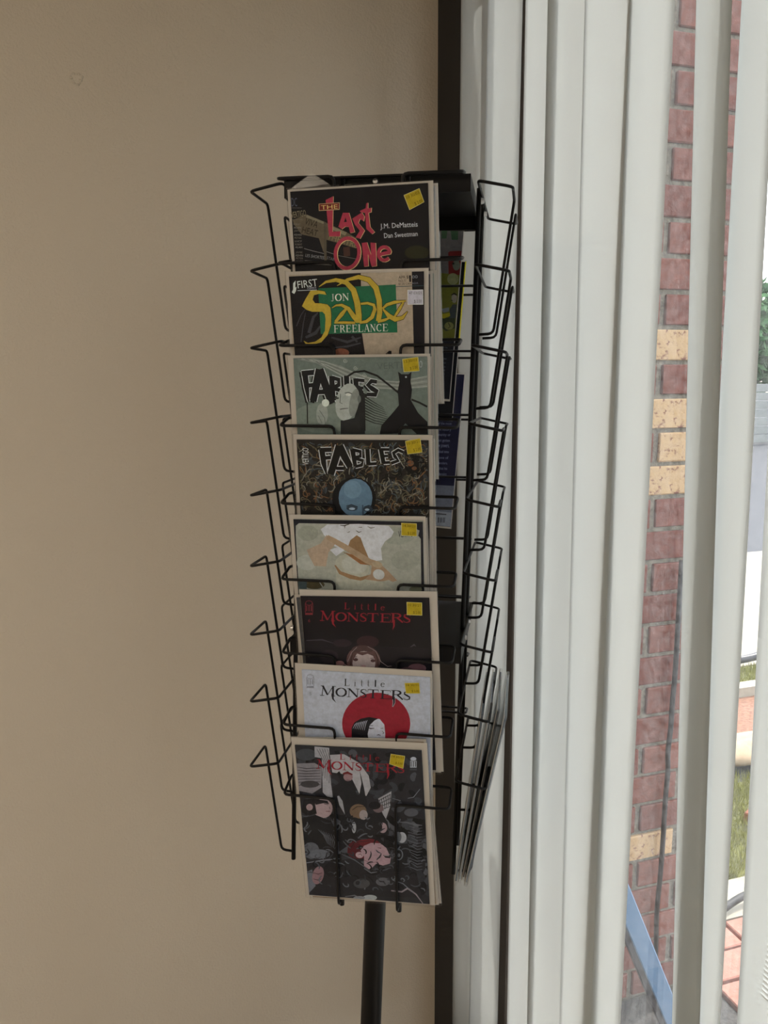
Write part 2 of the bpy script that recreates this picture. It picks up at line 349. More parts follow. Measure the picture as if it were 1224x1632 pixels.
SERIF = {   # strokes in a box 0..1 x 0..1
 'L': [[(.25, 0, K_), (.25, 1, K_)], sf(.25, .975, .2), [(.05, .03, .06), (.9, .03, .06)], [(.9, .02, .05), (.93, .28, .04)]],
 'i': [[(.5, 0, .3), (.5, .66, .3)], [(.1, .03, .06), (.9, .03, .06)], [(.15, .63, .06), (.5, .66, .06)], arc(.5, .88, .06, .03, 0, 360, .16, 8)],
 't': [[(.45, .12, .22), (.45, .95, .16)], [(.05, .66, .07), (.95, .66, .07)], [(.45, .12, .2), (.6, .04, .12), (.95, .1, .06)]],
 'l': [[(.5, 0, .5), (.5, 1, .5)], [(0, .03, .06), (1, .03, .06)], [(.1, .97, .06), (.5, .98, .06)]],
 'e': [arc(.5, .48, .42, .45, 20, 320, .2, 16, .07), [(.1, .55, .07), (.9, .6, .07)]],
 'M': [[(.15, 0, N_), (.2, 1, N_)], [(.17, .98, .15), (.5, .12, .13)], [(.5, .08, .05), (.83, .98, .05)], [(.83, 1, .15), (.86, 0, .15)], sf(.15, .025, .14), sf(.86, .025, .13), [(.04, .975, .05), (.25, .975, .05)], [(.76, .975, .05), (1, .975, .05)]],
 'O': [arc(.5, .5, .41, .46, 0, 360, .19, 24, .06)],
 'N': [[(.17, 0, N_), (.17, 1, N_)], [(.17, .97, .16), (.83, .06, .16)], [(.83, 0, N_), (.83, 1, N_)], sf(.17, .025, .14), sf(.83, .975, .14), [(.02, .975, .05), (.25, .975, .05)]],
 'S': [[(.86, .74, .05), (.8, .9, .07), (.5, .97, .08), (.22, .86, .15), (.2, .68, .18), (.5, .52, .2), (.8, .35, .18), (.8, .15, .14), (.5, .03, .08), (.2, .1, .07), (.12, .28, .05)]],
 'T': [[(.5, 0, K_), (.5, 1, K_)], [(.05, .965, .07), (.95, .965, .07)], sf(.5, .025, .22), [(.06, .97, .04), (.04, .72, .04)], [(.94, .97, .04), (.96, .72, .04)]],
 'E': [[(.25, 0, K_), (.25, 1, K_)], [(.05, .965, .06), (.88, .965, .06)], [(.05, .03, .06), (.9, .03, .06)], [(.25, .52, .06), (.7, .52, .06)], [(.88, .97, .04), (.9, .76, .04)], [(.7, .42, .04), (.7, .62, .04)], [(.9, .02, .04), (.95, .27, .04)]],
 'R': [[(.22, 0, K_), (.22, 1, K_)], [(.05, .97, .05), (.45, .97, .06)], arc(.45, .745, .28, .215, 90, -90, .17, 12, .06), [(.25, .53, .06), (.45, .53, .06)], [(.5, .53, .15), (.92, .02, .13)], sf(.22, .025, .15)],
 'F': [[(.25, 0, K_), (.25, 1, K_)], [(.05, .965, .06), (.9, .965, .06)], [(.25, .52, .06), (.7, .52, .06)], [(.9, .97, .04), (.92, .74, .04)], [(.7, .42, .04), (.7, .62, .04)], sf(.25, .025, .2)],
 'A': [[(.14, 0, N_), (.48, 1, N_)], [(.5, 1, .16), (.86, 0, .17)], [(.25, .34, .05), (.72, .34, .05)], sf(.14, .025, .13), sf(.86, .025, .14)],
 'C': [arc(.55, .5, .43, .46, 45, 315, .18, 18, .07), [(.86, .7, .04), (.86, .95, .04)]],
 'J': [[(.6, 1, K_), (.6, .25, K_)], arc(.36, .22, .24, .2, 0, -150, .14, 10, .06), sf(.6, .975, .24)],
}
class Ink:
    STEP = 3e-6
    def __init__(self, clip=None): self.v, self.f, self.c, self.y = [], [], [], 0.; self.clip = clip or (lambda p: p)
    def poly(self, pts, col):
        b = len(self.v); self.v += [(x, self.y, z) for x, z in pts]; self.f.append(tuple(range(b, b + len(pts)))); self.c.append(col)
    def stroke(self, pts, col):
        n = len(pts); L, R = [], []
        for i in range(n):
            a, c = pts[max(i - 1, 0)], pts[min(i + 1, n - 1)]
            dx, dz = c[0] - a[0], c[1] - a[1]; l = math.hypot(dx, dz) or 1
            nx, nz = -dz / l * pts[i][2] / 2, dx / l * pts[i][2] / 2
            L.append((pts[i][0] + nx, pts[i][1] + nz)); R.append((pts[i][0] - nx, pts[i][1] - nz))
        b = len(self.v)
        self.v += [(x, self.y, z) for x, z in self.clip(L + R)]
        for i in range(n - 1): self.f.append((b + i, b + i + 1, b + n + i + 1, b + n + i)); self.c.append(col)
    def item(self, it, clip):
        self.y -= self.STEP; k = it[0]
        mm = lambda p: (p[0] * .001, p[1] * .001)
        if k == 'p': self.poly(clip([mm(p) for p in it[2]]), ink(it[1]))
        elif k == 's': self.stroke([mm(p) + (p[2] * .001,) for p in it[2]], ink(it[1]))
        elif k == 't':
            _, c, s, p0, p1, pt, font = it
            o, ax, up = Vector(mm(p0)), Vector(mm(p1)) - Vector(mm(p0)), Vector(mm(pt)) - Vector(mm(p0))
            if font == 'serif' and all(ch in SERIF for ch in s):
                n = len(s); wd = [.62 if ch == 'J' else 1 for ch in s]; tot = sum(wd); x = 0
                for ch, q in zip(s, wd):
                    fw = q / tot * (.93 if n > 1 else 1); sc = min(ax.length * fw, up.length * 1.1)
                    if n == 1: sc = (ax.length * up.length) ** .5 if ax.length > .5 * up.length else ax.length * 1.2
                    for st in SERIF[ch]:
                        self.stroke([tuple(o + ax * (x + fw * px) + up * pz) + (pw * sc,) for px, pz, pw in st], ink(c))
                    x += q / tot
            else:
                vv, ff = text_geo(s); b = len(self.v)
                for x, z in vv:
                    P = o + ax * x + up * z; self.v.append((P.x, self.y, P.y))
                for f in ff: self.f.append(tuple(b + i for i in f)); self.c.append(ink(c))
        elif k == 'x':      # loose scribbled line work, as an inked cover has
            _, cols, n, a, b2, L, wd, seed = it; rnd = random.Random(seed)
            for i in range(n):
                self.y -= self.STEP * .5
                x, z = rnd.uniform(a[0], b2[0]), rnd.uniform(b2[1], a[1]); th = rnd.uniform(0, 6.28); cv = rnd.uniform(-1, 1); pts = []
                m = rnd.randint(7, 12); step = L / m * rnd.uniform(.6, 1.4)
                for j in range(m):
                    pts.append((x, z, wd * (.5 + math.sin(PI * (j + .5) / m)))); th += cv * .5 + rnd.uniform(-.35, .35); x += step * math.cos(th); z += step * math.sin(th)
                    if not (a[0] < x < b2[0] and b2[1] < z < a[1]): break
                if len(pts) > 2: self.stroke([mm(p) + (p[2] * .001,) for p in pts], ink(cols[rnd.randrange(len(cols))]))
    def build(self, name, parent, y0):
        if not self.v: return None
        me = bpy.data.meshes.new(name); me.from_pydata(self.v, [], self.f)
        at = me.color_attributes.new('print', 'FLOAT_COLOR', 'CORNER')
        for p, c in zip(me.polygons, self.c):
            for li in p.loop_indices: at.data[li].color = c
        o = link(name, me, M_print, parent); o.location = (0, y0, 0); return o
def slab(x0, x1, y0, y1, z0, z1, bev=0):
    q = bmesh.new(); box(q, x0, x1, y0, y1, z0, z1, bev); return q
def paint(me, col):
    at = me.color_attributes.new('print', 'FLOAT_COLOR', 'CORNER')
    for d in at.data: d.color = col
def comic(M, W, H, cov, base, label, group=None, art=(), title=(), over=(), stk=(), flap=False, pages=True):
    t = empty('comic_book', M=M); tag(t, label, 'comic', group)
    hw = W / 2
    obj('backing_board', slab(-hw, hw, 0, .0009, 0, H, .0002), M_card, t)
    x0, x1, zt = (c * .001 for c in cov)
    bk = slab(x0, x1, -.0022, -.0001, .003, zt, .0002); me = mesh(bk, 'booklet'); me.materials.append(M_print); paint(me, ink(base)); link('booklet', me, None, t)
    cl = lambda pts: [(min(x1, max(x0, x)), min(zt, max(.0035, z))) for x, z in pts]
    yy = -.00225
    for nm, items in (('cover_art', list(art) + list(over) if not title else list(art)), ('title_lettering', title), ('cover_figure', over if title else ())):
        if items:
            k = Ink(cl); k.y = yy
            for it in items: k.item(it, cl)
            k.build(nm, t, 0); yy = k.y - 8e-6
    q = slab(-hw - .0008, hw + .0008, -.0034, .0014, -.001, H + .0012, .0004)
    obj('bag', q, M_bag, t)
    for corners, col, l1, l2 in stk:
        k = Ink(); k.y = -.0035
        a, b, c, d = (Vector(p) for p in corners)
        big = [tuple(m + (p - m) * 1.05) for m in [(a + b + c + d) / 4] for p in (a, b, c, d)]
        k.item(('p', tuple(min(255, v * .6 + 96) for v in col), big), lambda p: p); k.item(('p', col, corners), lambda p: p)
        ix, iz = b - a, d - a
        dk = tuple(v * .42 for v in col)
        p = a + ix * .08 + iz * .30; k.item(('t', dk, l1, tuple(p), tuple(p + ix * .84), tuple(p - iz * .2), 'sans'), None)
        p = a + ix * .42 + iz * .90; k.item(('t', dk, l2, tuple(p), tuple(p + ix * .5), tuple(p - iz * .22), 'sans'), None)
        k.build('price_sticker', t, 0)
    if flap:
        q = bmesh.new(); z = H
        vs_ = [q.verts.new(v) for v in ((-hw, .0012, z - .001), (-hw + .03, .004, z + .017), (-hw + .05, .003, z + .004), (-hw + .054, .0012, z - .001))]
        q.faces.new(vs_); bmesh.ops.solidify(q, geom=list(q.faces), thickness=.0003); obj('bag_flap', q, M_flap, t)
    return t
COMIC_DATA = {
 1: dict(
  M=[[0.88872,0.45435,-0.06117,0.28199],[-0.45825,0.88434,-0.08917,0.96454],[0.01358,0.10728,0.99414,1.57138]],
  W=0.1734,
  H=0.2525,
  cov=(-82.9,80.8,249.9),
  base=(13,13,16),
  art=[
   ('p',(84,71,52),[(-82.1,218.0),(-66.0,223.6),(-43.8,214.5),(-16.6,201.0),(-5.3,193.9),(-6.6,182.5),(-26.5,189.2),(-43.5,194.4),(-43.6,179.8),(-46.7,180.7),(-51.2,196.2),(-72.2,201.6),(-80.8,213.6)]),
   ('p',(112,100,76),[(-64.4,223.4),(-43.8,214.4),(-44.0,211.7),(-65.4,220.3)]),
   ('p',(116,105,78),[(-33.3,208.3),(-16.6,201.0),(-19.1,197.5),(-33.5,204.7)]),
   ('t',(30,24,18),'VIVA',(-68.2,212.9),(-52.9,207.7),(-65.3,220.0),'sans'),
   ('t',(30,24,18),'HEAT',(-72.0,203.7),(-53.5,198.3),(-69.7,210.3),'sans'),
   ('p',(15,15,18),[(-72.3,200.5),(-52.1,195.1),(-48.1,183.0),(-72.4,186.3)]),
   ('p',(74,64,48),[(-44.2,214.2),(-40.8,213.0),(-43.3,170.3),(-46.3,169.0)]),
   ('t',(120,104,66),'THEATRE',(-41.5,195.0),(-5.8,182.8),(-38.9,201.4),'sans'),
   ('s',(120,112,100),[(-70.1,185.4,0.61),(-57.7,181.6,0.61),(-46.0,178.5,0.61)]),
   ('s',(110,103,92),[(-42.7,180.5,0.61),(-33.5,177.2,0.61)]),
   ('s',(90,84,74),[(-28.9,175.5,0.61),(-6.4,170.5,0.61)]),
   ('t',(128,122,112),'LES SHORTES',(-69.2,175.9),(-46.4,171.9),(-68.4,179.3),'sans'),
   ('t',(110,104,96),'STAR',(-43.2,172.1),(-33.9,169.5),(-42.2,175.3),'sans'),
   ('p',(92,84,74),[(-70.2,172.2),(-46.6,169.0),(-37.3,166.4),(-37.4,164.2),(-70.5,168.6)]),
   ('t',(104,94,78),'ROBERT',(-81.3,212.5),(-72.7,211.9),(-81.1,214.5),'sans'),
   ('t',(126,116,100),'ALAN',(-81.3,208.7),(-72.6,208.1),(-81.1,210.7),'sans'),
   ('t',(104,94,78),'JAMIE',(-81.2,205.1),(-72.5,204.5),(-81.0,207.1),'sans'),
   ('t',(126,116,100),'KEVIN',(-81.2,200.6),(-72.5,200.0),(-81.0,202.6),'sans'),
   ('t',(104,94,78),'PETER',(-81.2,197.1),(-72.5,196.5),(-81.0,199.1),'sans'),
   ('t',(126,116,100),'LUCY',(-81.1,193.3),(-72.4,192.7),(-80.9,195.3),'sans'),
   ('t',(104,94,78),'ROBERT',(-81.0,189.6),(-72.3,189.1),(-80.9,191.7),'sans'),
   ('t',(126,116,100),'ALAN',(-80.9,186.5),(-72.2,185.9),(-80.8,188.5),'sans'),
   ('t',(104,94,78),'JAMIE',(-81.0,180.6),(-72.3,180.1),(-80.9,182.6),'sans'),
   ('t',(126,116,100),'KEVIN',(-81.0,176.9),(-72.2,176.4),(-80.8,179.0),'sans'),
   ('t',(104,94,78),'PETER',(-80.9,173.6),(-72.2,173.1),(-80.7,175.7),'sans'),
   ('t',(126,116,100),'LUCY',(-80.8,170.3),(-72.1,169.7),(-80.6,172.3),'sans'),
   ('t',(74,74,78),'DC',(-82.4,233.4),(-75.3,233.2),(-82.1,243.0),'sans'),
   ('s',(100,92,80),[(-82.7,231.8,0.38),(-69.8,231.1,0.38)]),
   ('t',(120,106,78),'VERTIGO',(-83.0,220.3),(-64.9,222.1),(-83.8,227.1),'sans'),
   ('s',(100,92,80),[(-83.6,218.8,0.38),(-69.5,218.2,0.38)]),
   ('p',(34,34,18),[(80.4,173.8),(79.6,171.4),(77.5,169.3),(74.3,167.7),(70.3,166.8),(65.8,166.6),(61.4,167.2),(57.4,168.5),(54.2,170.4),(52.2,172.7),(51.6,175.1),(52.4,177.6),(54.5,179.7),(57.8,181.2),(61.8,182.2),(66.3,182.3),(70.7,181.7),(74.6,180.4),(77.8,178.6),(79.7,176.3)]),
   ('p',(62,38,30),[(-22.1,184.4),(-14.2,184.7),(-14.0,174.5),(-21.8,173.9)]),
  ],
  title=[
   ('p',(190,160,105),[(-39.9,238.0),(-30.4,241.7),(-33.5,202.4),(-23.7,202.6),(-24.8,196.8),(-38.0,197.4)]),
   ('p',(146,44,56),[(-40.4,238.2),(-30.9,241.9),(-34.0,202.6),(-24.2,202.8),(-25.3,196.9),(-38.6,197.6)]),
   ('p',(190,160,105),[(-19.9,223.0),(-12.6,222.6),(-6.7,200.7),(-12.2,199.9),(-13.8,207.1),(-18.0,207.3),(-22.0,204.7),(-26.1,207.8)]),
   ('p',(146,44,56),[(-20.4,223.1),(-13.1,222.7),(-7.3,200.9),(-12.7,200.1),(-14.3,207.3),(-18.5,207.5),(-22.6,204.9),(-26.7,207.9)]),
   ('p',(18,16,18),[(-17.4,217.8),(-19.7,212.7),(-16.1,212.8)]),
   ('p',(190,160,105),[(-8.9,215.8),(2.9,221.9),(5.8,217.5),(4.6,212.1),(0.4,215.2),(-1.9,210.8),(5.3,201.8),(-0.6,193.0),(-5.8,194.7),(-0.5,201.9),(-6.0,209.0)]),
   ('p',(146,44,56),[(-9.5,216.0),(2.3,222.1),(5.1,217.7),(4.0,212.3),(-0.2,215.4),(-2.5,211.0),(4.7,202.0),(-1.2,193.2),(-6.4,194.9),(-1.1,202.1),(-6.6,209.2)]),
   ('p',(190,160,105),[(8.7,231.8),(10.7,232.4),(10.4,226.1),(14.6,226.6),(14.0,221.7),(10.8,221.1),(12.1,205.5),(17.2,199.5),(14.1,197.4),(7.4,203.6),(6.7,221.4),(1.4,222.4),(0.7,223.8),(7.7,226.3)]),
   ('p',(146,44,56),[(8.1,232.0),(10.1,232.6),(9.8,226.3),(14.0,226.8),(13.4,221.9),(10.2,221.4),(11.5,205.7),(16.6,199.7),(13.4,197.6),(6.8,203.8),(6.1,221.6),(0.8,222.6),(0.1,224.0),(7.1,226.5)]),
   ('s',(190,160,105),[(-2.9,174.8,4.84),(-4.1,170.8,4.84),(-6.1,167.2,4.84),(-8.7,164.2,4.84),(-11.8,162.0,4.84),(-15.2,160.6,4.84),(-18.7,160.2,4.84),(-22.1,160.8,4.84),(-25.2,162.4,4.84),(-27.9,164.8,4.84),(-29.9,168.0,4.84),(-31.1,171.7,4.84),(-31.5,175.7,4.84),(-31.1,179.8,4.84),(-29.8,183.8,4.84),(-27.8,187.3,4.84),(-25.2,190.3,4.84),(-22.1,192.5,4.84),(-18.7,193.9,4.84),(-15.2,194.2,4.84),(-11.9,193.6,4.84),(-8.8,192.1,4.84),(-6.2,189.7,4.84),(-4.2,186.5,4.84),(-2.9,182.9,4.84),(-2.5,178.9,4.84),(-2.9,174.8,4.84)]),
   ('s',(146,44,56),[(-3.5,175.1,4.23),(-4.7,171.1,4.23),(-6.7,167.6,4.23),(-9.3,164.5,4.23),(-12.4,162.3,4.23),(-15.8,160.9,4.23),(-19.3,160.5,4.23),(-22.7,161.1,4.23),(-25.8,162.7,4.23),(-28.5,165.1,4.23),(-30.5,168.3,4.23),(-31.7,172.0,4.23),(-32.1,176.0,4.23),(-31.7,180.1,4.23),(-30.4,184.1,4.23),(-28.4,187.6,4.23),(-25.8,190.6,4.23),(-22.7,192.8,4.23),(-19.3,194.2,4.23),(-15.9,194.5,4.23),(-12.5,193.9,4.23),(-9.4,192.4,4.23),(-6.8,190.0,4.23),(-4.8,186.8,4.23),(-3.5,183.2,4.23),(-3.1,179.2,4.23),(-3.5,175.1,4.23)]),
   ('p',(190,160,105),[(1.3,188.1),(7.5,188.6),(11.8,173.9),(11.8,188.1),(17.9,187.3),(17.9,161.3),(12.0,160.8),(8.1,175.5),(8.1,161.6),(2.8,161.2)]),
   ('p',(146,44,56),[(0.7,188.3),(6.9,188.8),(11.2,174.1),(11.2,188.3),(17.3,187.5),(17.3,161.5),(11.4,161.0),(7.5,175.7),(7.5,161.8),(2.2,161.4)]),
   ('s',(190,160,105),[(20.0,173.7,4.21),(28.5,175.1,4.21),(35.0,175.9,4.21),(34.7,176.0,4.21),(33.7,178.7,4.21),(31.9,180.8,4.21),(29.5,182.1,4.21),(26.8,182.2,4.21),(24.2,181.3,4.21),(22.2,179.5,4.21),(20.9,176.9,4.21),(20.7,174.1,4.21),(21.4,171.3,4.21),(23.1,169.1,4.21),(25.5,167.7,4.21),(28.2,167.3,4.21),(30.8,168.0,4.21),(32.9,169.7,4.21)]),
   ('s',(146,44,56),[(19.4,174.0,3.91),(27.9,175.4,3.91),(34.4,176.2,3.91),(34.1,176.4,3.91),(33.1,179.0,3.91),(31.3,181.1,3.91),(28.9,182.4,3.91),(26.2,182.5,3.91),(23.6,181.6,3.91),(21.6,179.8,3.91),(20.3,177.3,3.91),(20.1,174.4,3.91),(20.8,171.6,3.91),(22.5,169.4,3.91),(24.9,168.0,3.91),(27.6,167.6,3.91),(30.2,168.3,3.91),(32.3,170.1,3.91)]),
   ('p',(180,150,100),[(-48.9,234.6),(-23.5,234.6),(-24.2,226.7),(-49.2,226.7)]),
   ('p',(98,32,28),[(-48.3,234.2),(-24.1,234.1),(-24.8,227.3),(-48.6,227.2)]),
   ('t',(190,158,88),'THE',(-46.5,228.1),(-26.3,228.1),(-46.5,232.6),'sans'),
   ('t',(178,172,166),'J.M. DeMatteis',(23.6,203.2),(67.8,203.3),(23.5,208.6),'sans'),
   ('t',(178,172,166),'Dan Sweetman',(27.8,192.5),(67.5,192.9),(27.6,197.9),'sans'),
  ],
  over=[
  ],
  stk=[([(53.2,237.9),(70.7,244.0),(75.8,229.7),(59.1,222.2)],(150,124,24),'10 30/03','$ 2.00')],
 ),
 2: dict(
  M=[[0.88963,0.45435,-0.04599,0.27315],[-0.45666,0.88434,-0.09698,0.96608],[-0.00339,0.10728,0.99422,1.47586]],
  W=0.172,
  H=0.2525,
  cov=(-82.1,81.0,248.8),
  base=(150,130,104),
  art=[
   ('p',(16,15,17),[(-82.3,246.9),(6.0,248.8),(5.3,179.7),(8.4,154.9),(7.0,134.0),(-79.9,134.5),(-79.6,154.4)]),
   ('p',(16,16,20),[(66.7,250.2),(81.0,250.2),(81.1,133.6),(68.3,133.7)]),
   ('s',(40,60,62),[(46.8,232.3,0.66),(81.5,232.8,0.66)]),
   ('s',(52,50,50),[(-75.6,188.8,1.39),(-69.2,202.0,1.11),(-61.7,211.1,0.69)]),
   ('s',(52,50,50),[(-70.9,169.9,1.67),(-67.0,191.3,1.39),(-63.5,204.6,0.84)]),
   ('s',(52,50,50),[(-60.4,180.5,4.16),(-53.9,199.1,3.32),(-48.0,204.3,1.39)]),
   ('s',(52,50,50),[(-32.5,174.8,2.2),(-13.1,169.2,3.31),(3.8,174.4,1.65)]),
   ('s',(52,50,50),[(-30.2,162.7,1.38),(-13.3,163.9,2.49),(3.5,167.7,1.38)]),
   ('s',(52,50,50),[(-64.9,175.2,2.78),(-51.9,180.4,4.17),(-46.0,188.3,1.95)]),
   ('s',(52,50,50),[(-7.3,175.8,3.28),(-0.6,169.1,2.19)]),
   ('p',(112,64,44),[(-11.2,156.5),(-11.7,154.9),(-13.2,153.5),(-15.5,152.4),(-18.3,151.6),(-21.5,151.4),(-24.6,151.7),(-27.4,152.5),(-29.6,153.6),(-31.0,155.1),(-31.4,156.6),(-30.8,158.2),(-29.3,159.6),(-27.1,160.8),(-24.2,161.5),(-21.1,161.7),(-18.0,161.4),(-15.2,160.6),(-13.0,159.5),(-11.6,158.0)]),
   ('p',(14,13,14),[(33.7,154.7),(37.9,158.3),(40.9,158.0),(40.4,147.3),(33.5,147.3)]),
   ('p',(26,84,52),[(-46.5,232.4),(47.5,234.8),(48.5,179.7),(-45.7,179.0)]),
  ],
  title=[
   ('p',(18,16,12),[(-36.2,225.3),(-38.2,229.3),(-45.3,230.7),(-56.1,230.9),(-63.1,220.8),(-68.2,212.6),(-62.3,208.0),(-55.2,205.6),(-42.1,205.4),(-39.1,202.3),(-38.5,196.2),(-39.9,182.6),(-44.9,174.5),(-53.2,169.4),(-62.8,168.1),(-68.3,170.9),(-65.8,167.1),(-56.3,165.9),(-45.2,168.8),(-36.8,177.1),(-31.8,189.3),(-31.0,201.4),(-31.8,210.2),(-35.3,213.9),(-43.1,215.3),(-51.0,215.8),(-54.2,220.0),(-52.0,225.3),(-45.5,226.8)]),
   ('s',(18,16,12),[(-45.3,234.3,1.89),(-36.7,239.6,3.92),(-24.3,241.6,5.54),(-12.0,238.5,6.89),(-3.4,229.5,7.97),(0.6,215.2,8.51),(2.1,200.8,8.24),(1.8,191.6,8.24)]),
   ('s',(18,16,12),[(-23.1,235.1,1.88),(-10.5,241.5,4.43),(3.2,244.3,6.04),(15.3,240.9,7.11),(23.8,231.5,7.92),(27.3,217.3,7.65),(27.6,203.0,7.38),(25.6,193.2,7.11)]),
   ('s',(18,16,12),[(-30.5,209.5,2.04),(-25.4,212.3,3.4),(-18.5,212.7,4.48),(-10.3,208.2,5.84),(-4.4,199.6,6.93),(0.5,193.6,7.2)]),
   ('s',(18,16,12),[(-11.7,209.6,3.65),(-18.9,201.8,6.08),(-26.9,193.1,4.46)]),
   ('s',(18,16,12),[(-28.3,192.1,3.14),(-17.9,192.2,4.24),(-2.6,191.7,3.96)]),
   ('s',(18,16,12),[(5.0,213.6,3.62),(13.2,214.2,4.16),(20.6,212.0,4.7),(21.9,207.0,5.5),(18.2,197.9,5.77),(11.2,193.0,4.97),(2.9,191.6,3.62)]),
   ('s',(18,16,12),[(24.9,192.6,4.44),(33.2,194.4,4.44),(40.0,196.9,3.1)]),
   ('s',(18,16,12),[(31.0,207.5,3.34),(36.3,211.9,4.67),(45.8,214.6,4.94),(59.3,215.9,2.54)]),
   ('s',(18,16,12),[(56.3,214.4,3.31),(51.7,207.1,4.63),(45.5,198.1,3.57)]),
   ('s',(18,16,12),[(31.8,206.8,3.07),(38.7,198.9,6.54),(46.1,194.9,6.81),(54.9,196.7,5.21),(61.3,204.0,1.74)]),
   ('p',(164,134,42),[(-36.7,224.8),(-38.6,228.7),(-45.5,230.1),(-55.9,230.3),(-62.7,220.4),(-67.6,212.3),(-61.9,207.8),(-55.0,205.5),(-42.4,205.2),(-39.5,202.2),(-38.9,196.2),(-40.3,182.9),(-45.1,175.0),(-53.1,170.0),(-62.4,168.7),(-67.7,171.5),(-65.3,167.7),(-56.1,166.5),(-45.4,169.3),(-37.3,177.6),(-32.5,189.5),(-31.7,201.4),(-32.4,209.9),(-35.8,213.5),(-43.4,215.0),(-51.0,215.4),(-54.0,219.5),(-52.0,224.7),(-45.6,226.3)]),
   ('s',(164,134,42),[(-45.3,234.3,0.68),(-36.7,239.6,2.7),(-24.3,241.6,4.32),(-12.0,238.5,5.67),(-3.4,229.5,6.75),(0.6,215.2,7.29),(2.1,200.8,7.02),(1.8,191.6,7.02)]),
   ('s',(164,134,42),[(-23.1,235.1,0.67),(-10.5,241.5,3.22),(3.2,244.3,4.83),(15.3,240.9,5.9),(23.8,231.5,6.71),(27.3,217.3,6.44),(27.6,203.0,6.17),(25.6,193.2,5.9)]),
   ('s',(164,134,42),[(-30.5,209.5,0.81),(-25.4,212.3,2.17),(-18.5,212.7,3.26),(-10.3,208.2,4.62),(-4.4,199.6,5.7),(0.5,193.6,5.98)]),
   ('s',(164,134,42),[(-11.7,209.6,2.43),(-18.9,201.8,4.86),(-26.9,193.1,3.24)]),
   ('s',(164,134,42),[(-28.3,192.1,1.91),(-17.9,192.2,3.01),(-2.6,191.7,2.73)]),
   ('s',(164,134,42),[(5.0,213.6,2.42),(13.2,214.2,2.95),(20.6,212.0,3.49),(21.9,207.0,4.3),(18.2,197.9,4.56),(11.2,193.0,3.76),(2.9,191.6,2.42)]),
   ('s',(164,134,42),[(24.9,192.6,3.23),(33.2,194.4,3.23),(40.0,196.9,1.88)]),
   ('s',(164,134,42),[(31.0,207.5,2.14),(36.3,211.9,3.47),(45.8,214.6,3.74),(59.3,215.9,1.34)]),
   ('s',(164,134,42),[(56.3,214.4,2.12),(51.7,207.1,3.44),(45.5,198.1,2.38)]),
   ('s',(164,134,42),[(31.8,206.8,1.87),(38.7,198.9,5.34),(46.1,194.9,5.61),(54.9,196.7,4.01),(61.3,204.0,0.53)]),
   ('t',(196,190,176),'JON',(-31.7,217.1),(-8.4,217.7),(-31.8,225.5),'serif'),
   ('t',(196,190,176),'FREELANCE',(-29.5,180.5),(37.8,181.3),(-29.4,189.3),'serif'),
   ('t',(184,180,172),'FIRST',(-71.5,233.0),(-46.9,235.3),(-72.2,241.3),'sans'),
   ('p',(184,180,172),[(-77.1,239.0),(-73.8,242.1),(-74.9,233.7),(-73.1,235.0),(-74.2,229.8),(-76.4,226.7),(-79.4,228.6),(-77.5,231.8)]),
   ('t',(170,166,160),'COMICS',(-60.0,231.8),(-48.8,232.5),(-60.1,233.6),'sans'),
   ('s',(160,158,150),[(-72.2,230.4,0.68),(-48.2,230.8,0.68)]),
   ('t',(40,34,28),'APR $',(51.0,241.1),(62.6,241.3),(50.9,244.4),'sans'),
   ('t',(30,26,22),'1',(63.6,237.2),(66.0,237.3),(63.3,244.6),'sans'),
   ('t',(120,118,116),'00',(67.0,241.1),(73.6,241.3),(66.8,244.5),'sans'),
   ('t',(46,40,34),'NO.71',(50.9,237.5),(59.6,237.6),(50.9,240.2),'sans'),
   ('t',(46,40,34),'$1.25 CAN',(50.9,234.1),(66.0,234.4),(50.8,236.3),'sans'),
   ('t',(100,98,98),'ADA',(66.5,234.6),(74.2,234.8),(66.4,236.8),'sans'),
   ('t',(90,82,70),'TM',(40.3,176.6),(44.0,176.6),(40.3,177.9),'sans'),
  ],
  over=[
  ],
  stk=[([(61.9,227.9),(79.5,227.9),(79.6,211.7),(61.8,212.0)],(160,150,146),'47 03021','$ 2.00')],
 ),
 3: dict(
  M=[[0.88945,0.45435,-0.04952,0.27417],[-0.45704,0.88434,-0.09517,0.96292],[0.00055,0.10728,0.99423,1.37735]],
  W=0.174,
  H=0.2525,
  cov=(-79.8,83.8,249.4),
  base=(92,97,84),
  art=[
   ('p',(106,110,94),[(-2.1,176.5),(-4.4,170.6),(-10.5,165.3),(-19.9,161.1),(-31.8,158.3),(-44.9,157.3),(-58.0,158.2),(-69.8,160.9),(-79.0,165.1),(-84.8,170.5),(-86.5,176.4),(-84.1,182.4),(-77.7,187.7),(-68.1,191.9),(-56.2,194.5),(-43.1,195.4),(-30.2,194.4),(-18.7,191.7),(-9.7,187.6),(-4.0,182.3)]),
   ('p',(98,102,88),[(47.4,192.1),(45.7,186.3),(41.1,181.1),(34.1,176.9),(25.2,174.3),(15.3,173.3),(5.5,174.3),(-3.3,176.9),(-10.2,181.1),(-14.6,186.4),(-15.9,192.2),(-14.1,198.0),(-9.4,203.2),(-2.2,207.3),(6.7,209.9),(16.5,210.7),(26.2,209.8),(34.8,207.1),(41.6,203.0),(46.0,197.8)]),
   ('p',(118,117,102),[(-75.8,248.1),(-54.9,248.9),(-21.9,240.2),(1.3,229.2),(26.2,222.2),(48.0,220.5),(83.6,227.0),(84.2,213.4),(47.8,210.5),(19.7,212.2),(-5.3,220.1),(-27.1,231.0),(-52.0,243.5)]),
   ('s',(146,143,128),[(-69.4,248.6,0.63),(-40.8,244.9,0.63),(-11.1,233.9,0.63),(20.0,222.7,0.63),(48.0,220.0,0.63),(83.9,226.7,0.63)]),
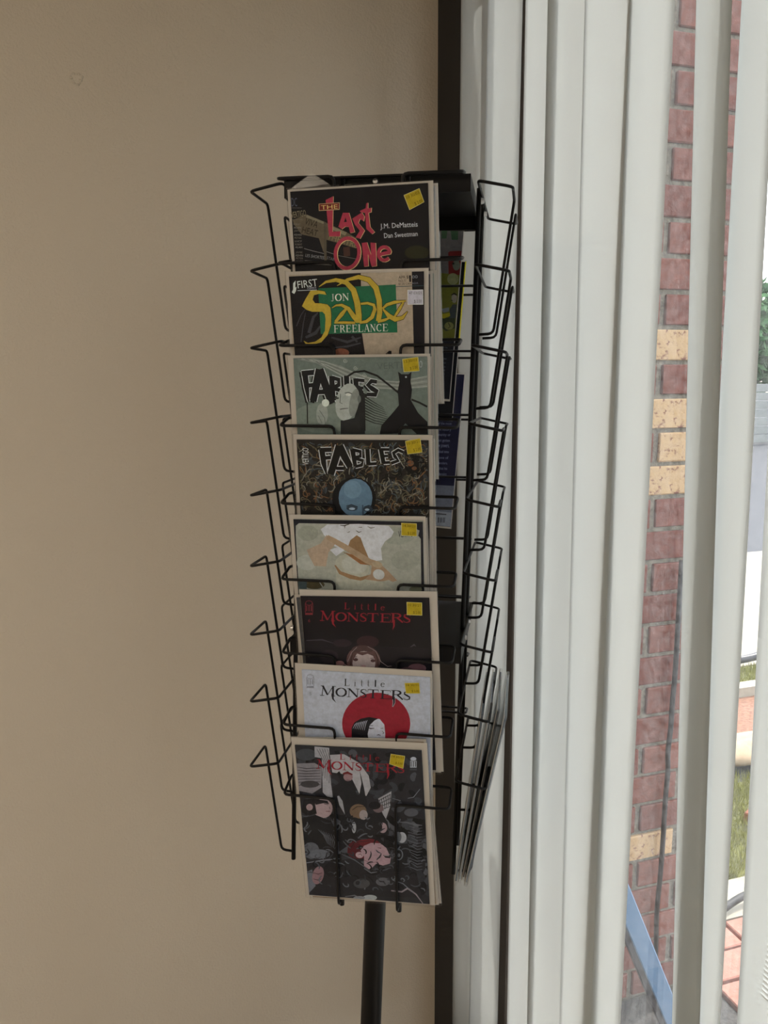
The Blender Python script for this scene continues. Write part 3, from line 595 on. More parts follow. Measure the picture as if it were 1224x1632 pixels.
   ('s',(84,86,76),[(-64.6,248.0,0.63),(-39.3,242.8,0.63),(-11.2,231.2,0.63),(19.9,220.4,0.63),(47.9,217.9,0.63),(83.8,223.7,0.63)]),
   ('s',(146,143,128),[(-59.8,247.3,0.63),(-37.8,240.6,0.63),(-11.3,228.4,0.63),(19.8,218.1,0.63),(47.9,215.7,0.63),(83.8,220.7,0.63)]),
   ('s',(84,86,76),[(-55.0,246.6,0.63),(-36.3,238.5,0.63),(-11.4,225.7,0.63),(19.8,215.8,0.63),(47.8,213.6,0.63),(83.8,217.6,0.63)]),
   ('s',(146,143,128),[(-50.3,246.0,0.63),(-34.8,236.3,0.63),(-11.5,222.9,0.63),(19.7,213.5,0.63),(47.8,211.5,0.63),(83.7,214.6,0.63)]),
   ('s',(150,147,130),[(-12.5,245.8,0.62),(-13.6,244.0,0.62),(-15.5,243.5,0.62),(-17.1,244.4,0.62),(-17.4,246.0,0.62),(-16.5,247.2,0.62),(-15.2,247.4,0.62),(-14.2,246.7,0.62),(-14.2,245.7,0.62),(-14.8,245.1,0.62),(-15.5,245.1,0.62),(-15.9,245.5,0.62),(-15.8,245.9,0.62)]),
   ('s',(150,147,130),[(-0.3,236.9,0.62),(-1.4,235.1,0.62),(-3.3,234.6,0.62),(-4.8,235.5,0.62),(-5.1,237.1,0.62),(-4.3,238.3,0.62),(-2.9,238.5,0.62),(-2.0,237.8,0.62),(-1.9,236.8,0.62),(-2.5,236.1,0.62),(-3.3,236.1,0.62),(-3.6,236.6,0.62),(-3.5,237.0,0.62)]),
   ('s',(150,147,130),[(10.4,228.4,0.62),(9.4,226.6,0.62),(7.4,226.1,0.62),(5.9,227.0,0.62),(5.6,228.6,0.62),(6.4,229.8,0.62),(7.8,230.0,0.62),(8.7,229.3,0.62),(8.8,228.3,0.62),(8.2,227.6,0.62),(7.4,227.6,0.62),(7.1,228.1,0.62),(7.2,228.5,0.62)]),
  ],
  title=[
   ('s',(20,20,20),[(-69.6,233.0,7.61),(-67.8,212.7,6.34),(-66.3,195.1,1.9)]),
   ('s',(20,20,20),[(-73.3,229.6,6.04),(-58.0,230.7,6.36)]),
   ('s',(20,20,20),[(-67.7,214.6,5.11),(-58.6,215.5,5.11)]),
   ('s',(20,20,20),[(-50.5,234.3,9.46),(-55.3,215.8,9.46),(-60.6,195.8,8.83)]),
   ('s',(20,20,20),[(-50.2,234.3,9.46),(-44.2,215.7,9.77),(-37.3,193.0,9.46)]),
   ('s',(20,20,20),[(-55.2,206.7,5.74),(-42.2,207.3,5.74)]),
   ('s',(20,20,20),[(-35.7,226.2,6.62),(-35.4,197.7,6.62)]),
   ('s',(20,20,20),[(-35.8,224.2,5.04),(-27.2,221.8,5.36),(-27.4,215.3,5.36),(-34.8,211.8,4.73)]),
   ('s',(20,20,20),[(-34.8,211.3,4.75),(-25.8,208.6,5.38),(-26.1,200.8,5.38),(-35.4,198.2,4.75)]),
   ('s',(20,20,20),[(-17.4,226.3,6.58),(-17.4,204.7,6.58)]),
   ('s',(20,20,20),[(-17.5,205.5,4.74),(-10.3,206.2,4.74)]),
   ('s',(20,20,20),[(-6.2,223.2,6.25),(-5.3,202.3,6.25)]),
   ('s',(20,20,20),[(-6.2,221.3,4.07),(4.5,220.3,4.07)]),
   ('s',(20,20,20),[(-5.9,211.6,3.77),(2.9,211.6,3.77)]),
   ('s',(20,20,20),[(-5.6,203.1,4.1),(4.2,203.7,4.1)]),
   ('s',(20,20,20),[(19.8,218.7,4.66),(13.1,219.7,5.29),(8.7,215.1,5.6),(13.6,210.7,5.91),(19.2,207.3,5.91),(17.8,203.3,5.29),(7.1,203.6,4.66)]),
   ('s',(178,175,160),[(-66.6,234.5,9.5),(-64.8,214.3,8.24),(-63.3,196.7,3.8)]),
   ('s',(178,175,160),[(-70.3,231.1,7.94),(-55.0,232.2,8.26)]),
   ('s',(178,175,160),[(-64.7,216.2,7.01),(-55.6,217.0,7.01)]),
   ('s',(178,175,160),[(-47.6,235.8,11.34),(-52.4,217.3,11.34),(-57.6,197.3,10.71)]),
   ('s',(178,175,160),[(-47.3,235.8,11.34),(-41.3,217.2,11.65),(-34.3,194.6,11.34)]),
   ('s',(178,175,160),[(-52.2,208.3,7.65),(-39.3,208.8,7.65)]),
   ('s',(178,175,160),[(-32.8,227.7,8.49),(-32.5,199.3,8.49)]),
   ('s',(178,175,160),[(-32.9,225.7,6.93),(-24.2,223.3,7.24),(-24.5,216.8,7.24),(-31.9,213.3,6.61)]),
   ('s',(178,175,160),[(-31.9,212.8,6.64),(-22.9,210.2,7.27),(-23.2,202.4,7.27),(-32.5,199.8,6.64)]),
   ('s',(178,175,160),[(-14.5,227.8,8.45),(-14.4,206.2,8.45)]),
   ('s',(178,175,160),[(-14.6,207.0,6.62),(-7.4,207.7,6.62)]),
   ('s',(178,175,160),[(-3.3,224.7,8.12),(-2.4,203.8,8.12)]),
   ('s',(178,175,160),[(-3.3,222.8,5.94),(7.4,221.8,5.94)]),
   ('s',(178,175,160),[(-3.0,213.1,5.65),(5.8,213.1,5.65)]),
   ('s',(178,175,160),[(-2.7,204.6,5.98),(7.1,205.2,5.98)]),
   ('s',(178,175,160),[(22.7,220.2,6.52),(16.0,221.2,7.14),(11.6,216.6,7.45),(16.5,212.3,7.76),(22.1,208.8,7.76),(20.7,204.8,7.14),(10.0,205.2,6.52)]),
   ('s',(22,22,22),[(-66.6,234.5,7.6),(-64.8,214.3,6.34),(-63.3,196.7,1.9)]),
   ('s',(22,22,22),[(-70.3,231.1,6.03),(-55.0,232.2,6.35)]),
   ('s',(22,22,22),[(-64.7,216.2,5.1),(-55.6,217.0,5.1)]),
   ('s',(22,22,22),[(-47.6,235.8,9.45),(-52.4,217.3,9.45),(-57.6,197.3,8.82)]),
   ('s',(22,22,22),[(-47.3,235.8,9.45),(-41.3,217.2,9.76),(-34.3,194.6,9.45)]),
   ('s',(22,22,22),[(-52.2,208.3,5.74),(-39.3,208.8,5.74)]),
   ('s',(22,22,22),[(-32.8,227.7,6.61),(-32.5,199.3,6.61)]),
   ('s',(22,22,22),[(-32.9,225.7,5.04),(-24.2,223.3,5.35),(-24.5,216.8,5.35),(-31.9,213.3,4.72)]),
   ('s',(22,22,22),[(-31.9,212.8,4.74),(-22.9,210.2,5.38),(-23.2,202.4,5.38),(-32.5,199.8,4.74)]),
   ('s',(22,22,22),[(-14.5,227.8,6.57),(-14.4,206.2,6.57)]),
   ('s',(22,22,22),[(-14.6,207.0,4.73),(-7.4,207.7,4.73)]),
   ('s',(22,22,22),[(-3.3,224.7,6.25),(-2.4,203.8,6.25)]),
   ('s',(22,22,22),[(-3.3,222.8,4.06),(7.4,221.8,4.06)]),
   ('s',(22,22,22),[(-3.0,213.1,3.76),(5.8,213.1,3.76)]),
   ('s',(22,22,22),[(-2.7,204.6,4.09),(7.1,205.2,4.09)]),
   ('s',(22,22,22),[(22.7,220.2,4.66),(16.0,221.2,5.28),(11.6,216.6,5.59),(16.5,212.3,5.9),(22.1,208.8,5.9),(20.7,204.8,5.28),(10.0,205.2,4.66)]),
   ('s',(24,24,22),[(-65.2,195.5,1.45),(-66.1,169.3,1.45)]),
  ],
  over=[
   ('p',(132,131,116),[(-39.6,181.2),(-40.1,177.0),(-41.4,173.3),(-43.2,170.3),(-45.3,168.4),(-47.7,167.7),(-50.0,168.4),(-52.0,170.3),(-53.5,173.3),(-54.4,177.0),(-54.5,181.2),(-53.9,185.4),(-52.7,189.1),(-50.9,192.1),(-48.7,194.0),(-46.4,194.6),(-44.1,194.0),(-42.1,192.1),(-40.6,189.1),(-39.8,185.4)]),
   ('p',(186,183,168),[(-37.3,195.1),(-37.6,193.7),(-38.3,192.4),(-39.4,191.4),(-40.8,190.7),(-42.2,190.5),(-43.7,190.7),(-44.9,191.4),(-45.9,192.4),(-46.5,193.7),(-46.7,195.1),(-46.4,196.5),(-45.7,197.8),(-44.6,198.8),(-43.2,199.4),(-41.8,199.6),(-40.4,199.4),(-39.1,198.8),(-38.1,197.7),(-37.5,196.5)]),
   ('s',(96,96,84),[(-50.0,186.0,0.96),(-44.0,176.5,0.96),(-43.0,163.7,0.96)]),
   ('s',(100,100,88),[(-52.0,179.6,0.81),(-47.6,170.1,0.81)]),
   ('p',(30,30,28),[(-5.4,217.8),(2.4,215.4),(7.6,204.6),(6.9,160.7),(-24.6,156.6),(-23.9,173.3),(-7.0,175.7),(0.1,195.3)]),
   ('p',(150,148,132),[(-1.4,193.2),(-3.8,186.4),(-7.3,180.4),(-11.6,176.0),(-16.3,173.6),(-20.8,173.3),(-24.8,175.4),(-27.8,179.4),(-29.5,185.1),(-29.8,191.9),(-28.6,199.0),(-26.2,205.8),(-22.6,211.7),(-18.3,216.0),(-13.7,218.3),(-9.2,218.5),(-5.3,216.5),(-2.3,212.6),(-0.6,207.0),(-0.3,200.3)]),
   ('p',(120,119,104),[(-0.6,194.3),(-2.0,189.1),(-3.8,184.5),(-5.9,181.0),(-8.0,178.8),(-9.9,178.3),(-11.5,179.4),(-12.5,182.1),(-13.0,186.1),(-12.7,191.0),(-11.9,196.3),(-10.4,201.5),(-8.6,206.0),(-6.6,209.5),(-4.5,211.6),(-2.6,212.1),(-1.0,211.0),(0.0,208.3),(0.4,204.4),(0.2,199.6)]),
   ('p',(34,34,32),[(-24.0,172.5),(-6.9,176.5),(6.1,184.3),(6.0,156.7),(-24.6,156.6)]),
   ('p',(60,60,54),[(-24.7,200.8),(-24.9,200.4),(-25.3,200.1),(-25.9,199.8),(-26.8,199.6),(-27.6,199.6),(-28.5,199.6),(-29.3,199.8),(-30.0,200.1),(-30.4,200.5),(-30.5,200.8),(-30.3,201.2),(-29.9,201.6),(-29.2,201.8),(-28.4,202.0),(-27.5,202.1),(-26.6,202.0),(-25.9,201.8),(-25.2,201.6),(-24.8,201.2)]),
   ('p',(192,190,178),[(-9.9,205.0),(-10.0,204.4),(-10.5,204.0),(-11.2,203.6),(-12.1,203.3),(-13.1,203.3),(-14.1,203.4),(-15.0,203.6),(-15.7,204.0),(-16.1,204.5),(-16.2,205.0),(-16.0,205.5),(-15.6,206.0),(-14.9,206.4),(-14.0,206.6),(-13.0,206.7),(-12.0,206.6),(-11.1,206.4),(-10.4,206.0),(-10.0,205.5)]),
   ('s',(60,60,54),[(-17.3,206.9,0.95),(-12.9,207.8,0.95),(-8.2,205.9,0.95)]),
   ('s',(84,84,74),[(-22.6,206.3,0.79),(-23.8,195.3,0.95),(-20.7,194.1,0.79)]),
   ('s',(70,66,60),[(-24.2,187.2,0.96),(-19.3,188.1,1.12),(-13.7,188.4,0.8)]),
   ('p',(90,90,80),[(2.5,199.6),(2.3,198.2),(2.0,196.9),(1.5,195.9),(0.8,195.2),(0.1,195.0),(-0.6,195.2),(-1.2,195.9),(-1.6,196.9),(-1.9,198.2),(-1.9,199.6),(-1.8,201.1),(-1.4,202.4),(-0.9,203.4),(-0.2,204.1),(0.4,204.3),(1.1,204.1),(1.7,203.4),(2.2,202.4),(2.4,201.1)]),
   ('s',(34,34,30),[(6.7,203.0,1.41),(19.1,195.2,0.94),(30.0,189.0,0.47)]),
   ('s',(34,34,30),[(6.6,199.6,1.42),(19.1,192.1,0.94),(31.2,186.2,0.47)]),
   ('s',(34,34,30),[(6.5,196.2,1.42),(19.0,189.0,0.94),(32.4,183.4,0.47)]),
   ('s',(34,34,30),[(6.4,192.8,1.42),(18.9,185.9,0.95),(33.6,180.6,0.47)]),
   ('s',(34,34,30),[(6.3,189.3,1.42),(18.8,182.8,0.95),(34.8,177.7,0.47)]),
   ('s',(34,34,30),[(6.2,185.9,1.42),(18.7,179.6,0.95),(36.0,174.9,0.47)]),
   ('s',(34,34,30),[(6.1,182.4,1.42),(18.6,176.5,0.95),(37.2,172.1,0.47)]),
   ('s',(34,34,30),[(5.9,179.0,1.43),(18.5,173.3,0.95),(38.4,169.3,0.48)]),
   ('s',(34,34,30),[(5.8,175.5,1.43),(18.4,170.2,0.95),(39.6,166.5,0.48)]),
   ('s',(22,22,20),[(-13.0,227.1,2.35),(-4.9,232.0,2.35),(7.8,233.3,2.35),(23.2,227.5,2.35),(37.0,216.7,2.35),(48.5,207.2,2.35)]),
   ('s',(22,22,20),[(64.3,198.9,2.32),(73.9,195.1,2.32),(83.4,190.1,2.32)]),
   ('p',(19,19,20),[(48.7,232.2),(52.8,229.1),(61.3,229.0),(64.9,232.0),(63.5,220.4),(65.2,210.4),(63.4,198.2),(72.2,182.7),(83.2,171.8),(83.4,157.0),(70.2,156.9),(56.3,170.2),(46.6,157.6),(24.4,156.8),(26.6,167.1),(40.9,182.7),(48.9,192.0),(47.7,209.0),(50.3,220.5)]),
   ('p',(150,150,140),[(59.2,225.7),(59.2,225.4),(59.0,225.1),(58.8,224.9),(58.5,224.7),(58.1,224.7),(57.8,224.7),(57.5,224.9),(57.3,225.1),(57.1,225.4),(57.1,225.7),(57.1,226.1),(57.3,226.3),(57.5,226.6),(57.9,226.7),(58.2,226.8),(58.5,226.7),(58.8,226.6),(59.1,226.3),(59.2,226.0)]),
   ('t',(80,84,74),'VERTIGO',(23.5,235.1),(73.0,236.9),(23.3,242.7),'sans'),
   ('s',(140,140,128),[(77.6,240.6,0.91),(77.4,239.0,0.91),(77.0,237.8,0.91),(76.4,237.1,0.91),(75.7,237.1,0.91),(75.1,237.8,0.91),(74.7,239.1,0.91),(74.6,240.6,0.91),(74.7,242.2,0.91),(75.2,243.4,0.91),(75.8,244.1,0.91),(76.5,244.1,0.91),(77.1,243.4,0.91),(77.5,242.2,0.91),(77.6,240.6,0.91)]),
  ],
  stk=[([(54.7,246.6),(72.8,248.9),(74.1,233.1),(56.0,232.1)],(150,124,24),'13.30/03','$ 2.00')],
 ),
 4: dict(
  M=[[0.88947,0.45435,-0.04909,0.27649],[-0.457,0.88434,-0.09539,0.95875],[7e-05,0.10728,0.99423,1.28166]],
  W=0.172,
  H=0.2525,
  cov=(-81.8,81.7,246.4),
  base=(31,28,24),
  art=[
   ('x',[(52,48,38),(20,19,17),(44,46,46)],90,(-80.3,243.7),(80.7,153.7),14.5,4.2,2),
   ('x',[(92,78,56),(84,76,54),(64,70,68),(102,70,42),(116,108,90),(14,13,13)],430,(-80.3,243.7),(80.7,153.7),16.1,0.81,11),
   ('p',(14,13,13),[(79.5,216.4),(78.8,212.6),(76.8,209.1),(73.7,206.3),(69.9,204.5),(65.6,203.8),(61.3,204.4),(57.5,206.1),(54.5,208.8),(52.6,212.3),(52.0,216.1),(52.7,219.9),(54.8,223.4),(57.9,226.2),(61.7,227.9),(66.0,228.6),(70.2,228.0),(74.0,226.3),(77.0,223.6),(78.9,220.2)]),
   ('p',(104,62,36),[(63.6,218.6),(63.4,217.4),(62.8,216.4),(61.9,215.5),(60.8,215.0),(59.5,214.8),(58.2,214.9),(57.1,215.5),(56.2,216.3),(55.7,217.3),(55.5,218.5),(55.7,219.7),(56.3,220.8),(57.2,221.6),(58.4,222.2),(59.6,222.4),(60.9,222.2),(62.0,221.7),(62.9,220.8),(63.4,219.8)]),
   ('p',(96,58,34),[(67.3,212.3),(67.1,211.6),(66.7,211.0),(66.0,210.5),(65.1,210.2),(64.1,210.0),(63.2,210.1),(62.3,210.4),(61.6,210.9),(61.2,211.5),(61.0,212.2),(61.2,212.9),(61.6,213.5),(62.3,214.0),(63.2,214.4),(64.2,214.5),(65.2,214.4),(66.0,214.1),(66.7,213.6),(67.1,213.0)]),
   ('x',[(92,74,50),(60,58,48)],30,(53.4,227.2),(78.1,203.7),6.3,0.63,5),
  ],
  title=[
   ('s',(176,170,156),[(-49.9,234.6,9.2),(-48.3,216.6,8.55),(-45.6,204.0,4.03)]),
   ('s',(176,170,156),[(-51.5,233.9,7.59),(-37.7,234.4,7.59)]),
   ('s',(176,170,156),[(-47.9,223.9,6.64),(-39.0,224.8,6.64)]),
   ('s',(176,170,156),[(-27.7,239.2,11.37),(-34.3,220.0,11.05),(-40.3,203.4,10.73)]),
   ('s',(176,170,156),[(-27.4,239.2,11.37),(-21.2,224.9,11.37),(-15.2,213.4,10.08)]),
   ('s',(176,170,156),[(-33.1,211.1,6.32),(-23.4,211.2,6.32)]),
   ('s',(176,170,156),[(-11.5,235.4,8.46),(-8.8,213.8,6.86)]),
   ('s',(176,170,156),[(-11.6,234.6,6.23),(-1.7,232.3,6.55),(-1.9,226.7,6.55),(-10.0,224.7,5.91)]),
   ('s',(176,170,156),[(-10.0,224.2,5.93),(1.1,221.1,6.57),(-0.7,215.5,6.25),(-8.8,213.5,5.61)]),
   ('s',(176,170,156),[(7.1,235.5,7.46),(7.6,216.4,7.46)]),
   ('s',(176,170,156),[(7.7,216.9,5.92),(17.7,217.6,5.92)]),
   ('s',(176,170,156),[(23.8,235.6,7.43),(26.5,218.2,7.43)]),
   ('s',(176,170,156),[(23.7,235.2,5.53),(34.0,235.2,5.53)]),
   ('s',(176,170,156),[(25.1,226.9,5.23),(32.2,227.3,5.23)]),
   ('s',(176,170,156),[(26.5,218.7,5.56),(34.1,219.4,5.56)]),
   ('s',(176,170,156),[(51.2,231.9,5.49),(45.0,234.7,6.12),(39.1,231.0,6.44),(40.9,226.3,6.44),(44.7,221.6,6.44),(35.9,218.2,5.81)]),
   ('s',(16,15,14),[(-49.9,234.6,7.1),(-48.3,216.6,6.46),(-45.6,204.0,1.94)]),
   ('s',(16,15,14),[(-51.5,233.9,5.49),(-37.7,234.4,5.49)]),
   ('s',(16,15,14),[(-47.9,223.9,4.54),(-39.0,224.8,4.54)]),
   ('s',(16,15,14),[(-27.7,239.2,9.29),(-34.3,220.0,8.97),(-40.3,203.4,8.65)]),
   ('s',(16,15,14),[(-27.4,239.2,9.28),(-21.2,224.9,9.28),(-15.2,213.4,8.0)]),
   ('s',(16,15,14),[(-33.1,211.1,4.21),(-23.4,211.2,4.21)]),
   ('s',(16,15,14),[(-11.5,235.4,6.38),(-8.8,213.8,4.79)]),
   ('s',(16,15,14),[(-11.6,234.6,4.15),(-1.7,232.3,4.47),(-1.9,226.7,4.47),(-10.0,224.7,3.83)]),
   ('s',(16,15,14),[(-10.0,224.2,3.85),(1.1,221.1,4.49),(-0.7,215.5,4.17),(-8.8,213.5,3.52)]),
   ('s',(16,15,14),[(7.1,235.5,5.4),(7.6,216.4,5.4)]),
   ('s',(16,15,14),[(7.7,216.9,3.84),(17.7,217.6,3.84)]),
   ('s',(16,15,14),[(23.8,235.6,5.37),(26.5,218.2,5.37)]),
   ('s',(16,15,14),[(23.7,235.2,3.48),(34.0,235.2,3.48)]),
   ('s',(16,15,14),[(25.1,226.9,3.17),(32.2,227.3,3.17)]),
   ('s',(16,15,14),[(26.5,218.7,3.5),(34.1,219.4,3.5)]),
   ('s',(16,15,14),[(51.2,231.9,3.45),(45.0,234.7,4.08),(39.1,231.0,4.4),(40.9,226.3,4.4),(44.7,221.6,4.4),(35.9,218.2,3.77)]),
   ('t',(176,170,156),'VERTIGO',(-67.6,215.1),(-66.8,236.4),(-75.5,214.9),'sans'),
  ],
  over=[
   ('p',(15,15,16),[(16.0,173.6),(14.4,165.2),(10.2,157.6),(3.8,151.4),(-4.1,147.3),(-12.9,145.7),(-21.5,146.9),(-29.3,150.6),(-35.3,156.6),(-39.0,164.2),(-40.0,172.6),(-38.2,181.0),(-33.9,188.6),(-27.5,194.7),(-19.5,198.6),(-10.9,200.1),(-2.4,198.9),(5.2,195.2),(11.1,189.4),(14.9,181.9)]),
   ('p',(82,102,112),[(11.5,174.4),(10.2,166.7),(7.0,159.8),(2.0,154.2),(-4.1,150.5),(-10.8,149.1),(-17.4,150.2),(-23.3,153.6),(-27.9,159.0),(-30.7,165.9),(-31.4,173.6),(-30.1,181.2),(-26.7,188.1),(-21.7,193.6),(-15.6,197.2),(-9.0,198.5),(-2.5,197.4),(3.3,194.0),(7.9,188.7),(10.7,181.9)]),
   ('p',(96,116,124),[(-1.7,184.8),(-2.4,181.2),(-4.1,178.0),(-6.7,175.4),(-10.0,173.7),(-13.5,173.1),(-17.0,173.6),(-20.1,175.2),(-22.5,177.7),(-24.0,180.8),(-24.5,184.4),(-23.8,187.9),(-22.0,191.1),(-19.4,193.7),(-16.2,195.4),(-12.7,196.0),(-9.2,195.5),(-6.1,193.9),(-3.7,191.4),(-2.2,188.3)]),
   ('p',(46,56,62),[(-7.6,160.8),(-8.0,159.7),(-9.0,158.6),(-10.7,157.8),(-12.7,157.2),(-14.9,157.0),(-17.1,157.2),(-19.1,157.6),(-20.7,158.4),(-21.7,159.4),(-22.0,160.5),(-21.6,161.7),(-20.5,162.7),(-18.9,163.5),(-16.9,164.1),(-14.6,164.3),(-12.4,164.2),(-10.4,163.7),(-8.9,162.9),(-7.9,161.9)]),
   ('p',(150,160,158),[(-10.9,159.9),(-11.1,159.4),(-11.7,158.9),(-12.6,158.5),(-13.7,158.3),(-14.9,158.2),(-16.1,158.2),(-17.2,158.5),(-18.0,158.8),(-18.6,159.3),(-18.7,159.8),(-18.5,160.3),(-17.9,160.8),(-17.1,161.1),(-16.0,161.4),(-14.7,161.5),(-13.5,161.4),(-12.5,161.2),(-11.6,160.9),(-11.1,160.4)]),
   ('p',(40,48,54),[(11.4,160.1),(11.0,158.9),(10.1,157.9),(8.7,157.1),(7.0,156.5),(5.1,156.3),(3.2,156.4),(1.5,156.9),(0.1,157.7),(-0.7,158.7),(-1.0,159.8),(-0.6,160.9),(0.3,162.0),(1.7,162.8),(3.4,163.3),(5.3,163.6),(7.2,163.4),(8.9,162.9),(10.3,162.2),(11.1,161.2)]),
   ('p',(140,150,150),[(7.1,159.1),(7.0,158.7),(6.5,158.3),(5.9,157.9),(5.1,157.7),(4.2,157.6),(3.3,157.6),(2.5,157.8),(1.8,158.2),(1.4,158.6),(1.3,159.0),(1.4,159.5),(1.9,159.9),(2.5,160.2),(3.4,160.5),(4.3,160.6),(5.2,160.5),(6.0,160.3),(6.6,160.0),(7.0,159.6)]),
   ('s',(34,42,48),[(-22.0,163.0,0.99),(-15.4,165.1,1.48),(-7.4,162.5,0.99)]),
   ('s',(34,42,48),[(0.8,162.6,0.98),(6.5,164.4,1.47),(11.3,163.4,0.82)]),
   ('s',(50,62,70),[(-1.1,165.1,1.64),(-0.9,151.8,2.29)]),
   ('x',[(92,86,68),(70,72,66),(84,62,42)],34,(11.5,198.0),(79.1,153.6),9.6,0.8,7),
   ('x',[(92,80,60),(96,60,38)],22,(-79.6,196.7),(-38.9,152.7),8.3,0.83,9),
  ],
  stk=[([(54.1,245.3),(71.7,249.0),(73.8,232.4),(56.6,229.9)],(150,124,24),'10 30/21','$ 2.00')],
 ),
 5: dict(
  M=[[0.88902,0.45435,-0.05659,0.27069],[-0.45778,0.88434,-0.09153,0.9592],[0.00846,0.10728,0.99419,1.18229]],
  W=0.172,
  H=0.2525,
  cov=(-80.4,82.6,247.2),
  base=(140,135,116),
  art=[
   ('p',(24,24,28),[(-80.4,247.5),(82.6,246.3),(83.0,153.4),(84.4,143.1),(78.8,142.9),(79.7,224.5),(76.7,228.6),(78.4,235.2),(73.7,237.5),(61.2,241.7),(-73.3,242.2),(-77.7,238.8),(-78.6,227.4),(-79.3,155.2),(-79.7,137.5),(-83.1,137.4)]),
   ('p',(130,126,106),[(-49.3,229.6),(-50.1,226.5),(-52.1,223.6),(-55.2,221.3),(-59.0,219.8),(-63.1,219.2),(-67.2,219.6),(-70.8,221.0),(-73.6,223.2),(-75.4,226.0),(-75.8,229.1),(-75.0,232.2),(-72.9,235.1),(-69.8,237.4),(-66.0,238.8),(-61.9,239.4),(-57.8,239.0),(-54.2,237.6),(-51.4,235.4),(-49.7,232.7)]),
   ('p',(150,146,128),[(-53.2,190.5),(-54.0,187.3),(-56.1,184.4),(-59.2,182.0),(-63.0,180.5),(-67.2,179.8),(-71.4,180.2),(-75.0,181.6),(-77.9,183.8),(-79.6,186.7),(-80.0,189.9),(-79.2,193.1),(-77.1,196.0),(-74.0,198.3),(-70.1,199.9),(-65.9,200.5),(-61.8,200.1),(-58.2,198.7),(-55.4,196.5),(-53.6,193.7)]),
   ('p',(133,130,111),[(71.9,228.5),(70.8,224.9),(67.8,221.6),(63.2,219.0),(57.3,217.2),(50.9,216.5),(44.5,216.9),(38.7,218.5),(34.2,221.0),(31.3,224.1),(30.4,227.7),(31.6,231.3),(34.7,234.6),(39.3,237.2),(45.2,238.9),(51.6,239.6),(58.0,239.2),(63.7,237.6),(68.1,235.2),(71.0,232.0)]),
   ('p',(132,128,109),[(77.5,197.1),(76.6,193.0),(74.0,189.2),(70.0,186.1),(65.1,184.0),(59.6,183.2),(54.1,183.8),(49.2,185.5),(45.4,188.4),(43.0,192.1),(42.2,196.3),(43.2,200.4),(45.9,204.2),(49.9,207.3),(54.9,209.3),(60.3,210.1),(65.7,209.5),(70.6,207.8),(74.4,204.9),(76.8,201.2)]),
   ('p',(176,170,162),[(-37.1,241.1),(3.6,242.5),(40.5,240.7),(46.6,233.0),(43.2,226.3),(35.0,220.3),(29.8,211.1),(30.9,196.0),(17.9,193.6),(8.1,195.4),(-7.6,208.6),(-19.0,210.9),(-28.8,212.3),(-42.7,228.0),(-45.7,234.7)]),
   ('p',(150,126,100),[(-38.7,227.3),(-26.9,217.4),(-37.4,204.5),(-41.8,185.7),(-56.8,186.1),(-62.7,198.8),(-65.5,207.3),(-46.7,216.2)]),
   ('p',(176,170,160),[(-35.6,208.0),(-23.8,212.4),(-15.8,208.4),(-27.8,199.7)]),
   ('p',(124,94,62),[(-0.2,227.8),(4.5,224.7),(7.4,215.6),(14.7,195.6),(16.1,191.4),(1.7,198.7),(-12.4,211.5),(-8.7,221.1)]),
   ('p',(152,145,122),[(14.1,182.2),(11.8,177.3),(7.5,173.2),(1.8,170.4),(-5.0,169.2),(-12.0,169.7),(-18.7,171.9),(-24.2,175.5),(-28.2,180.2),(-30.1,185.5),(-29.9,190.9),(-27.5,195.9),(-23.1,199.9),(-17.3,202.6),(-10.6,203.8),(-3.6,203.2),(2.9,201.1),(8.4,197.5),(12.4,192.9),(14.3,187.6)]),
   ('p',(152,145,122),[(-28.5,186.0),(-5.9,174.6),(20.3,172.0),(42.7,158.9),(42.1,141.7),(-30.9,139.2)]),
   ('p',(158,152,132),[(10.6,185.2),(9.0,181.9),(6.0,179.3),(1.9,177.5),(-3.0,176.8),(-8.0,177.2),(-12.8,178.7),(-16.9,181.2),(-19.8,184.3),(-21.3,187.9),(-21.2,191.5),(-19.6,194.7),(-16.5,197.3),(-12.4,199.1),(-7.6,199.8),(-2.5,199.3),(2.2,197.8),(6.3,195.4),(9.2,192.3),(10.7,188.8)]),
   ('s',(128,96,64),[(-30.0,187.7,1.68),(-23.9,177.9,4.37),(-10.9,172.8,5.72),(2.2,170.1,4.71),(17.1,175.3,3.36)]),
   ('p',(132,84,48),[(-17.6,205.0),(-4.7,201.9),(8.1,194.6),(16.0,188.9),(3.0,189.9)]),
   ('s',(146,120,90),[(-38.0,224.8,5.98),(-25.2,217.5,7.31),(-4.5,205.3,7.97),(14.6,193.1,8.31),(25.8,190.0,7.64)]),
   ('s',(112,84,56),[(-17.6,205.0,0.83),(1.6,194.4,1.0),(14.4,188.8,0.83)]),
   ('p',(140,112,84),[(17.8,192.3),(30.7,188.4),(38.5,181.0),(48.7,169.4),(43.0,167.5),(38.2,169.9),(31.6,168.0),(23.4,167.8),(7.1,169.9),(15.6,177.0)]),
   ('p',(168,162,148),[(32.6,174.4),(31.6,172.5),(29.9,171.1),(27.8,170.2),(25.5,170.0),(23.2,170.4),(21.2,171.5),(19.6,173.1),(18.6,175.1),(18.3,177.3),(18.7,179.4),(19.8,181.3),(21.5,182.7),(23.6,183.6),(25.9,183.8),(28.2,183.3),(30.2,182.3),(31.8,180.7),(32.8,178.7),(33.1,176.5)]),
   ('p',(150,128,98),[(30.7,188.2),(30.0,187.0),(28.8,186.1),(27.0,185.5),(25.0,185.3),(23.0,185.6),(21.0,186.4),(19.4,187.4),(18.2,188.8),(17.6,190.2),(17.7,191.6),(18.4,192.8),(19.7,193.8),(21.4,194.4),(23.4,194.5),(25.5,194.2),(27.4,193.5),(29.1,192.4),(30.2,191.1),(30.8,189.7)]),
